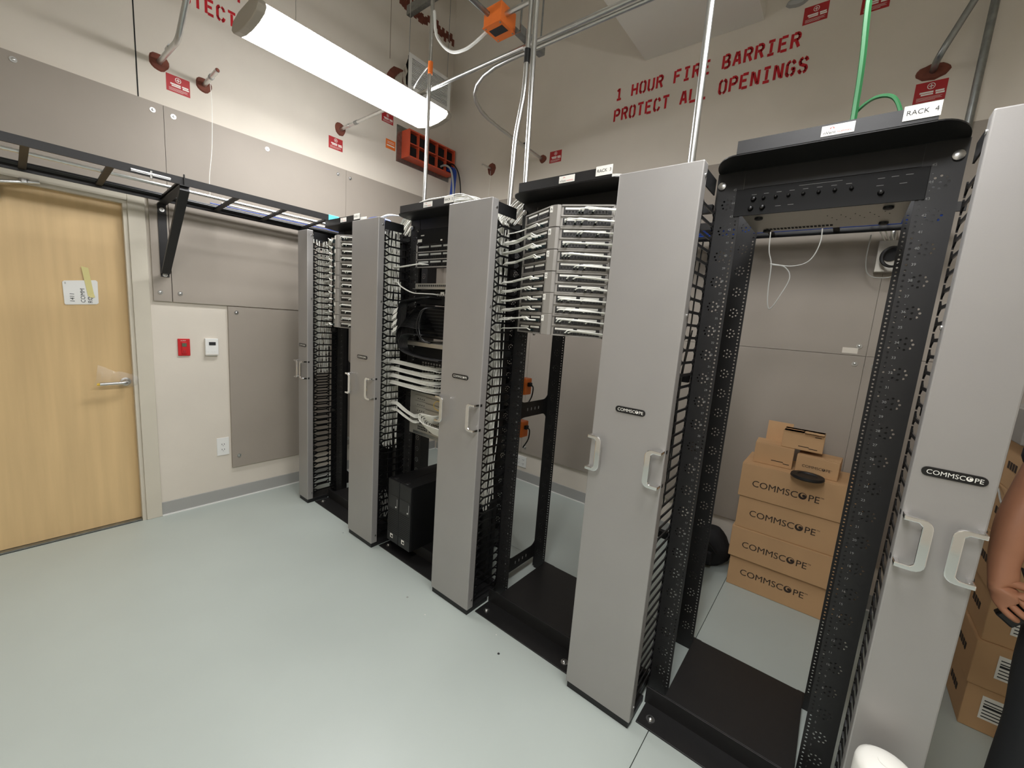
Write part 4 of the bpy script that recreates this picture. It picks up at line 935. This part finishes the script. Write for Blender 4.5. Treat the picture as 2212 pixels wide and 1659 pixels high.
# red firestop warning labels
def warn(ax, c0, c1, label, m='redlabel', group='red firestop labels'):
    a0, a1 = c0[0], c1[0]; zb, zt = c1[1], c0[1]; W = a1-a0; H = zt-zb
    if ax == 0: F = lambda u, v, w_: (XL+w_, a0+u, zb+v)
    else: F = lambda u, v, w_: (a0+u, YB-w_, zb+v)
    t = thing('warning_label', label, 'label', F(W/2, 0, 0), group)
    part('label_sheet', MB().box(0, W, 0, H, 0, .0012, F), m, t)
    pr = MB()
    if m == 'redlabel':
        cx, cy, r = W*.5, H*.77, H*.16
        for k in range(12):
            a = k*math.pi/6; b = a+math.pi/6
            pr.add([F(cx+r*math.cos(a), cy+r*math.sin(a), .0018), F(cx+r*math.cos(b), cy+r*math.sin(b), .0018), F(cx+r*.82*math.cos(b), cy+r*.82*math.sin(b), .0018), F(cx+r*.82*math.cos(a), cy+r*.82*math.sin(a), .0018)], [(0, 1, 2, 3)])
        pr.box(cx-r*.55, cx+r*.55, cy-r*.12, cy+r*.12, .0012, .0018, F); pr.box(cx-r*.12, cx+r*.12, cy-r*.6, cy+r*.6, .0012, .0018, F)
        for (u0, u1, v0, v1) in ((.17, .60, .44, .52), (.66, .93, .44, .52), (.22, .60, .34, .41), (.68, .95, .33, .41), (.1, .9, .235, .245), (.1, .85, .185, .195), (.1, .9, .135, .145), (.1, .7, .085, .095)):
            pr.box(W*u0, W*u1, H*v0, H*v1, .0012, .0018, F)
    else:
        for (u0, u1, v0, v1) in ((.1, .9, .3, .42), (.15, .85, .6, .64), (.15, .85, .75, .79)): pr.box(W*u0, W*u1, H*v0, H*v1, .0012, .0018, F)
    part('print', pr, 'labelwhite', t)
    return t
warn(0, (-.652, 2.888), (-.532, 2.79), 'red warning label under the bent conduit by the wall joint')
warn(0, (.385, 2.912), (.505, 2.82), 'red warning label under the long straight conduit on the left wall')
warn(0, (.87, 3.295), (.99, 3.215), 'red warning label behind the far end of the bright strip light')
warn(0, (.918, 3.085), (1.02, 3.005), 'orange warning label beside the orange firestop sleeve', 'boxorange')
warn(1, (1.213, 2.988), (1.333, 2.895), 'red warning label beside the sweeping conduit on the back wall')
warn(1, (2.957, 3.452), (3.075, 3.36), 'red warning label above the word BARRIER')
warn(1, (3.225, 3.42), (3.345, 3.32), 'red warning label behind the thick green ground wire')
warn(1, (3.518, 2.892), (3.638, 2.795), 'red warning label under the dark bent conduit above RACK 4')
c = WB(1725, 5); t = solo('sealant_patch', blob((c.x, YB, c.z), 1, .045, 5, -.03, (1.3, .6)), 'base', 'lumpy grey sealant patch above the red label near BARRIER', 'sealant', smooth=True)
# wall-mounted power box behind rack 4, cord coil, loose wires
t = thing('power_box', 'grey metal power box on the back wall behind RACK 4', 'power box', (3.55, YB-PT, 1.925))
part('enclosure', MB().box(3.495, 3.61, YB-PT-.06, YB-PT, 1.93, 2.095), 'silver', t, bevel=.003)
part('socket', MB().lathe((3.55, YB-PT-.06, 2.02), [(.035, 0), (.035, -.012), (.02, -.012)], 1, 18), 'black', t)
part('feed_pipe', MB().cyl((3.55, YB-PT-.03, 2.095), (3.55, YB-PT-.03, 2.6), .0125, 10), 'steel', t)
cord('power_cable', [(3.555+.045*math.cos(a)+.004*a*.2, YB-.13-.004*math.sin(a*2), 2.0+.05*math.sin(a)) for a in [i*.45 for i in range(34)]], .006, 'cordblack', 'coiled black cord hanging on the grey power box', 'power cord', None, None, 3)
for k in range(3): cord('loose_wire', [(3.43+.035*k, 1.34, 2.174), (3.45+.03*k, 1.50, 2.18), (3.475+.025*k, 1.575, 2.16), (3.52+.016*k, 1.62, 2.094)], .003, 'cordwhite', 'white wire running from the back ladder to the grey power box', 'wire', 'wires at the power box', None, 5)
cord('loose_wire', [(3.455, 1.565, 2.12), (3.455, 1.56, 1.98), (3.48, 1.58, 1.91), (3.55, 1.57, 1.895), (3.62, 1.55, 1.92)], .0028, 'cordgrey', 'grey wire looping under the grey power box', 'wire', None, None, 6)
cord('loose_wire', [(3.035, 1.22, 2.13), (3.045, 1.2, 2.0), (3.066, 1.2, 1.92), (3.07, 1.2, 1.8), (3.08, 1.2, 1.71), (3.097, 1.2, 1.692), (3.13, 1.2, 1.76), (3.159, 1.2, 1.85), (3.13, 1.2, 1.905), (3.07, 1.2, 1.92)], .0028, 'cordgrey', 'thin grey wire hanging in a loop behind RACK 4', 'wire', None, None, 6)
cord('loose_wire', [(3.257, 1.22, 2.13), (3.262, 1.2, 2.02), (3.23, 1.2, 1.935), (3.16, 1.2, 1.91), (3.06, 1.2, 1.925)], .0028, 'cordgrey', 'thin grey wire sagging sideways behind RACK 4', 'wire', None, None, 6)
for k, zz in enumerate((1.068, .79)):
    t = thing('plug_adapter', 'orange plug adapter on the rear of RACK 3, %s one' % ('upper', 'lower')[k], 'plug', (1.89, .66, zz))
    part('adapter_body', MB().box(1.865, 1.925, .63, .7, zz, zz+.105), 'boxorange', t, bevel=.006)
    part('plug_head', MB().box(1.925, 1.945, .65, .68, zz+.055, zz+.08), 'black', t, bevel=.004)
    part('lead', MB().tube(spline([(1.945, .665, zz+.068), (1.962, .665, zz+.05), (1.955, .665, zz-.01), (1.92, .665, zz-.07)], 6), .004, 8), 'cordblack', t, smooth=True)
    part('mount', MB().box(1.8508, 1.866, .61, .675, zz+.03, zz+.075), 'black', t)

# ================================================================ cardboard boxes and things on the floor
def carton(name, label, x0, x1, y0, y1, z0, z1, group, face=None, flaps=False, rot=0, tape=False, print_small=None):
    cx, cy = (x0+x1)/2, (y0+y1)/2
    t = thing(name, label, 'box', (cx, cy, z0), group); t.rotation_euler.z = rot
    b = part('carton_body', MB().box(x0, x1, y0, y1, z0, z1-(.002 if not flaps else 0)), 'cardboard', t, bevel=.003)
    tf = .0025
    part('top_flap', MB().box(x0+.001, x1-.001, y0+.001, cy-.001, z1-.002, z1), 'cardboard', t)
    part('top_flap', MB().box(x0+.001, x1-.001, cy+.001, y1-.001, z1-.002, z1), 'cardboard', t)
    if face:
        w_, zz = face; part('wordmark', logo_mb(w_, lambda x, y: (x0+(.064 if w_ > .2 else .03)+x, y0-.0012, zz+y), True), 'cardprint', t)
    if print_small:
        for (u, v, ww) in print_small: part('print', MB().box(x0+u, x0+u+ww, y0-.001, y0, z0+v, z0+v+.004), 'cardprint', t)
    return t
GB = 'long cartons stacked behind RACK 4'
zs = [0, .195, .388, .585, .79]
names = ['lowest', 'second from the floor', 'third from the floor', 'topmost']
for k in range(4):
    dx = (.012, 0, .01, 0)[k]; dy = (.02, 0, .008, 0)[k]
    carton('shipping_carton', 'long cardboard carton with dark wordmark behind RACK 4, %s of its stack' % names[k], 3.068+dx, 3.668+dx, 1.335+dy, 1.655, zs[k]+.0005, zs[k+1], GB, (.325, zs[k]+(.085, .075, .085, .075)[k]))
carton('small_carton', 'small carton with an open flap standing left on the long cartons', 3.105, 3.30, 1.41, 1.56, .7905, .915, 'small cartons on the stack', None, False, math.radians(3), print_small=((.09, .03, .06), (.15, .022, .03)))
o = solo('loose_flap', MB().box(3.14, 3.27, 1.56, 1.564, .9, 1.03, lambda a, b, c_: (a, b+(c_-.9)*.12, c_)), 'cardboard', 'open flap of cardboard standing behind the small cartons', 'cardboard')
carton('small_carton', 'small carton with a dark wordmark on the long cartons, by the black lid', 3.325, 3.52, 1.39, 1.55, .7905, .895, 'small cartons on the stack', (.13, .83), False, math.radians(-4))
t = carton('small_carton', 'small carton with lifted flaps set on top of two others', 3.235, 3.43, 1.42, 1.55, .9155, 1.015, 'small cartons on the stack', None, True, 0, print_small=((.08, .02, .05), (.13, .014, .04), (.15, .085, .03)))
part('lifted_flap', MB().box(3.24, 3.33, 1.405, 1.485, 0, .002, lambda a, b, c_: (a, b, 1.016+c_+.012*(1.485-b)/.08)), 'cardboard', t)
part('lifted_flap', MB().box(3.335, 3.425, 1.405, 1.485, 0, .002, lambda a, b, c_: (a, b, 1.016+c_+.004*(1.485-b)/.08)), 'cardboard', t)
solo('plastic_lid', MB().lathe((3.385, 1.312, .7905), [(.072, 0), (.078, .006), (.076, .018), (.05, .02), (.046, .014)], 2, 28), 'black', 'round black plastic lid lying on the long cartons', 'lid', smooth=True)  # a round lid, lying over the carton edge
# dark bag and shoe behind rack 4
bm_ = MB(); rnd = random.Random(8); n1, n2 = 10, 18
for i in range(n1+1):
    f = i/n1; r = math.sin(math.pi*(.14+.8*f))**.6
    for q in range(n2):
        a = 2*math.pi*q/n2; j = 1+.07*math.sin(3*a+f*5)+rnd.uniform(-.03, .03); bm_.v.append((2.93+.125*r*j*math.cos(a), 1.535+.11*r*j*math.sin(a), .002+.245*f))
for i in range(n1):
    for q in range(n2): bm_.f.append((i*n2+q, i*n2+(q+1) % n2, (i+1)*n2+(q+1) % n2, (i+1)*n2+q))
bm_.f += [tuple(range(n2))[::-1], tuple(range(n1*n2, n1*n2+n2))]
t = thing('black_bag', 'soft black bag slumped against the back wall beside the cartons', 'bag', (2.92, 1.53, 0))
part('bag_body', bm_, 'bag', t, smooth=True)
part('bag_strap', MB().tube(spline([(2.84, 1.44, .1), (2.87, 1.41, .17), (2.93, 1.41, .19), (2.99, 1.43, .12)], 6), .007, 6), 'black', t)
part('bag_pocket', MB().box(2.87, 2.97, 1.41, 1.44, .03, .12), 'bag', t, bevel=.01)
t = thing('work_shoe', 'dark work shoe with a pale sole on the floor by the black bag', 'shoe', (2.90, 1.215, 0))
sh = MB()
sec = [(-.0, .03, .05), (.04, .04, .06), (.1, .042, .085), (.17, .04, .1), (.24, .036, .1), (.27, .028, .085)]
for (yy, hw_, hh) in sec:
    for q in range(10): a = 2*math.pi*q/10; sh.v.append((2.90+hw_*math.cos(a), 1.135+yy, .018+hh*.5+hh*.5*math.sin(a)))
for i in range(5):
    for q in range(10): sh.f.append((i*10+q, i*10+(q+1) % 10, i*10+10+(q+1) % 10, i*10+10+q))
sh.f += [tuple(range(10)), tuple(range(50, 60))]
part('upper', sh, 'bag', t, smooth=True)
part('sole', MB().prism([(2.868, 1.145), (2.9, 1.127), (2.932, 1.145), (2.945, 1.225), (2.936, 1.315), (2.928, 1.405), (2.872, 1.405), (2.864, 1.315), (2.855, 1.225)], 2, 0, .02), 'cordgrey', t, bevel=.003)
# stack of labelled cartons at the right
z = 0; rnd = random.Random(17)
hs_ = (.193, .195, .2, .2, .2, .2)
for k, hh in enumerate(hs_):
    dx = rnd.uniform(-.006, .006); nm = ('lowest', 'second lowest', 'third lowest', 'third highest', 'second highest', 'topmost')[k]
    t = carton('shipping_carton', 'carton with a white shipping label, %s in the stack behind the person' % nm, 4.037+dx, 4.55+dx, 1.0+dx, 1.42, z+.0005, z+hh, 'labelled cartons behind the person')
    lb = part('shipping_label', MB().box(4.085+.012*k, 4.21+.012*k, .9985+dx, .9995+dx, z+.06, z+.16), 'labelwhite', t)
    pr = MB()
    for q in range(6): pr.box(4.092+.012*k, 4.12+.012*k+rnd.uniform(.02, .08), .9975+dx, .9985+dx, z+.07+q*.014, z+.07+q*.014+(.009 if q == 3 else .004))
    part('print', pr, 'ink', lb)
    pr = MB()
    for q in range(4): pr.box(4.0365+dx-.001, 4.037+dx, 1.1+q*.03, 1.12+q*.03, z+.08, z+.11)
    part('print', pr, 'cardprint', t)
    z += hh
solo('plastic_strap', MB().tube(spline([(4.03, 1.38, 1.02), (4.026, 1.2, .98), (4.028, 1.0, .93), (4.2, .99, .9)], 5), .004, 5), 'cordgrey', 'thin grey strap around the labelled cartons', 'strap')
t = thing('equipment_case', 'grey case with a green vent strip on top of the labelled cartons', 'case', (4.25, 1.25, z+.0005))
part('case_body', MB().box(4.02, 4.5, 1.05, 1.4, z+.0005, z+.14), 'ppgrey', t, bevel=.005)
vm = MB()
for q in range(12): vm.box(4.06+q*.03, 4.075+q*.03, 1.046, 1.05, z+.02, z+.06)
part('vent_strip', vm, 'plug', t)
# white roll standing in the foreground
t = thing('film_roll', 'white roll of plastic film standing upright before the last grey door', 'roll', (3.672, -.105, 0))
part('film', MB().lathe((3.672, -.105, 0), [(.058, 0), (.061, .004), (.061, .485), (.058, .498), (.045, .508), (.02, .513)], 2, 36), 'film', t, smooth=True)
part('core_plug', MB().lathe((3.672, -.105, .506), [(.02, 0), (.02, .009), (.012, .011)], 2, 20), 'film', t, smooth=True)
# floor crumbs
for k, (px, py, r, m) in enumerate(((1077, 1412, .006, 'ink'), (1072, 1371, .003, 'labelwhite'), (918, 1328, .003, 'labelwhite'), (880, 1290, .006, 'base'), (741, 1151, .003, 'ink'))):
    p = HZ(px, py); solo('floor_debris', blob((p.x, p.y, 0), 2, r, k+3, r*.4), m, ('black plastic crumb on the floor before RACK 3', 'white crumb on the floor beside the black one', 'white crumb on the floor before RACK 2', 'grey scuff of dirt on the floor before RACK 2', 'tiny black crumb on the floor before RACK 1')[k], 'debris')
# ================================================================ the person at the right
def skin_mesh(V, Ed, R_, sub=2, name='body'):
    me = bpy.data.meshes.new(name); me.from_pydata(V, Ed, []); ob = bpy.data.objects.new(name, me); COL.objects.link(ob)
    md = ob.modifiers.new('s', 'SKIN'); md.use_smooth_shade = True
    for i, r in enumerate(R_): me.skin_vertices[0].data[i].radius = r if isinstance(r, tuple) else (r, r)
    me.skin_vertices[0].data[0].use_root = True
    sb = ob.modifiers.new('d', 'SUBSURF'); sb.levels = sub; sb.render_levels = sub
    dg = bpy.context.evaluated_depsgraph_get(); dg.update()
    out = bpy.data.meshes.new_from_object(ob.evaluated_get(dg))
    bpy.data.objects.remove(ob); bpy.data.meshes.remove(me)
    for p in out.polygons: p.use_smooth = True
    return out
def chain(V, Ed, R_, start, pts):
    i = start
    for (p, r) in pts:
        V.append(p); R_.append(r); Ed.append((i, len(V)-1)); i = len(V)-1
    return i
PX, PY = 4.135, .36
def body():
    V = [(PX, PY, .93)]; R_ = [(.15, .11)]; Ed = []
    ch = chain(V, Ed, R_, 0, [((PX, PY, 1.08), (.135, .1)), ((PX, PY-.005, 1.24), (.15, .115)), ((PX, PY, 1.38), (.12, .09))])
    nk = chain(V, Ed, R_, ch, [((PX, PY-.005, 1.47), .056), ((PX, PY-.02, 1.53), .058)])
    chain(V, Ed, R_, nk, [((PX, PY-.035, 1.6), (.074, .09)), ((PX, PY-.03, 1.69), (.076, .095)), ((PX, PY-.02, 1.745), (.05, .06))])
    for s in (-1, 1):
        if s < 0:
            e = chain(V, Ed, R_, ch, [((PX-.15, PY+.005, 1.405), .06), ((PX-.215, PY-.005, 1.27), .05), ((3.888, .335, 1.13), .045), ((3.874, .315, 1.06), .046), ((3.863, .295, .96), .032), ((3.862, .285, .925), (.03, .026))])
            pm = chain(V, Ed, R_, e, [((3.868, .275, .895), (.034, .02)), ((3.882, .266, .872), (.036, .018))])
            for off, l in ((.033, .05), (.012, .058), (-.01, .054), (-.031, .043)):
                q = Vector((3.890+.6*off, .262, .872+.8*off)); dv = Vector((.8, 0, -.6))
                chain(V, Ed, R_, pm, [(tuple(q), .0095), (tuple(q+dv*l*.55+Vector((0, -.008, 0))), .009), (tuple(q+dv*l+Vector((0, .004, 0))), .0085), (tuple(q+dv*l*1.05+Vector((0, .024, -.004))), .0075)])
            chain(V, Ed, R_, e, [((3.884, .272, .918), .013), ((3.908, .275, .915), .011), ((3.93, .282, .903), .0095)])
        else:
            e = chain(V, Ed, R_, ch, [((PX+.15, PY+.005, 1.405), .06), ((PX+.215, PY-.01, 1.27), .05), ((PX+.24, PY-.03, 1.12), .045), ((PX+.21, PY-.12, 1.06), .043), ((PX+.12, PY-.22, 1.02), .03)])
            pm = chain(V, Ed, R_, e, [((PX+.09, PY-.235, 1.01), (.022, .034)), ((PX+.06, PY-.245, 1.005), (.02, .036))])
            for dz, l in ((.028, .03), (.01, .036), (-.01, .034), (-.028, .027)):
                chain(V, Ed, R_, pm, [((PX+.045, PY-.245, 1.005+dz), .0095), ((PX+.045-l, PY-.255, 1.0+dz), .009), ((PX+.045-l*1.5, PY-.24, .995+dz), .008)])
            chain(V, Ed, R_, e, [((PX+.085, PY-.26, 1.03), .013), ((PX+.06, PY-.275, 1.04), .0105), ((PX+.045, PY-.275, 1.035), .009)])
        chain(V, Ed, R_, 0, [((PX+s*.095, PY, .86), (.095, .1)), ((PX+s*.105, PY-.005, .7), .08), ((PX+s*.11, PY-.01, .5), .058), ((PX+s*.112, PY+.005, .36), .055), ((PX+s*.115, PY+.02, .1), .037), ((PX+s*.117, PY-.02, .05), .036), ((PX+s*.12, PY-.12, .035), .03)])
    return skin_mesh(V, Ed, R_)
pr_ = thing('person', 'person in a navy short-sleeved shirt and dark trousers holding a dark handset', 'person', (PX, PY, 0))
bme = body(); bme.transform(Matrix.Translation((-PX, -PY, 0))); link('body', bme, 'skin', pr_)
V = [(PX, PY, .9)]; R_ = [(.165, .125)]; Ed = []
ch = chain(V, Ed, R_, 0, [((PX, PY, 1.08), (.15, .115)), ((PX, PY-.005, 1.24), (.165, .13)), ((PX, PY, 1.385), (.135, .1)), ((PX, PY, 1.455), (.068, .068))])
for s in (-1, 1): chain(V, Ed, R_, 3, [((PX+s*.15, PY+.005, 1.41), .072), ((PX+s*.205, PY-.002, 1.30), .066), ((PX+s*.237, PY-.012, 1.205), .064)])
me = skin_mesh(V, Ed, R_); me.transform(Matrix.Translation((-PX, -PY, 0))); link('shirt', me, 'navy', pr_)
V = [(PX, PY, .95)]; R_ = [(.155, .12)]; Ed = []
for s in (-1, 1): chain(V, Ed, R_, 0, [((PX+s*.092, PY, .86), (.105, .112)), ((PX+s*.107, PY-.005, .68), .093), ((PX+s*.112, PY-.01, .5), .074), ((PX+s*.114, PY+.008, .3), .072), ((PX+s*.117, PY+.012, .07), .068)])
me = skin_mesh(V, Ed, R_); me.transform(Matrix.Translation((-PX, -PY, 0))); link('trousers', me, 'trouser', pr_)
for s in (-1, 1):
    V = [(PX+s*.116, PY+.04, .05)]; R_ = [.048]; Ed = []
    chain(V, Ed, R_, 0, [((PX+s*.118, PY-.03, .05), .048), ((PX+s*.122, PY-.12, .042), (.048, .04)), ((PX+s*.124, PY-.17, .036), (.04, .032))])
    me = skin_mesh(V, Ed, R_); me.transform(Matrix.Translation((-PX, -PY, 0))); zmin = min(v.co.z for v in me.vertices); me.transform(Matrix.Translation((0, 0, -zmin))); link('shoe', me, 'black', pr_)
hm = MB(); n1, n2 = 8, 18
for i in range(n1+1):
    th = math.pi*.62*i/n1
    for q in range(n2):
        a = 2*math.pi*q/n2; k = 1 if math.sin(a) > -.3 else max(.0, 1-.0)
        cut = min(th, math.pi*(.62 if math.sin(a) > -.2 else .34)); hm.v.append((PX+.084*math.sin(cut)*math.cos(a), PY-.018+.104*math.sin(cut)*math.sin(a), 1.672+.105*math.cos(cut)))
for i in range(n1):
    for q in range(n2): hm.f.append((i*n2+q, i*n2+(q+1) % n2, (i+1)*n2+(q+1) % n2, (i+1)*n2+q))
part('hair', hm, 'hair', pr_, smooth=True)
for s in (-1, 1):
    ey = part('eye', MB().lathe((PX+s*.03, PY-.112, 1.645), [(.002, -.008), (.009, -.006), (.012, 0), (.009, .006)], 1, 12), 'eye', pr_, smooth=True)
    part('iris', MB().lathe((PX+s*.03, PY-.1205, 1.645), [(.001, -.001), (.005, 0), (.005, .002)], 1, 10), 'hair', ey)
    part('ear', MB().lathe((PX+s*.077, PY-.02, 1.63), [(.012, -.01), (.02, -.004), (.02, .004), (.012, .01)], 0, 12), 'skin', pr_, smooth=True)
    part('eyebrow', MB().box(PX+s*.03-.016, PX+s*.03+.016, PY-.123, PY-.112, 1.662, 1.668), 'hair', pr_)
part('nose', MB().add([(PX, PY-.118, 1.645), (PX-.014, PY-.118, 1.607), (PX+.014, PY-.118, 1.607), (PX, PY-.143, 1.612)], [(0, 1, 3), (0, 3, 2), (1, 2, 3), (0, 2, 1)]), 'skin', pr_, smooth=True)
part('mouth', MB().box(PX-.022, PX+.022, PY-.124, PY-.112, 1.577, 1.585), 'lips', pr_, bevel=.002)
t = thing('handset', 'small dark handset held in the hand of the person', 'handset', (3.925, .29, .80))
def hf(a, b, c_): return (3.927+.8*a+.6*c_, .292+b, .853-.6*a+.8*c_)
part('handset_body', MB().box(-.022, .022, -.013, .013, -.065, .065, hf), 'gear', t, bevel=.004)
part('handset_trim', MB().box(-.018, .018, -.0145, -.013, -.06, -.03, hf), 'blackmetal', t)
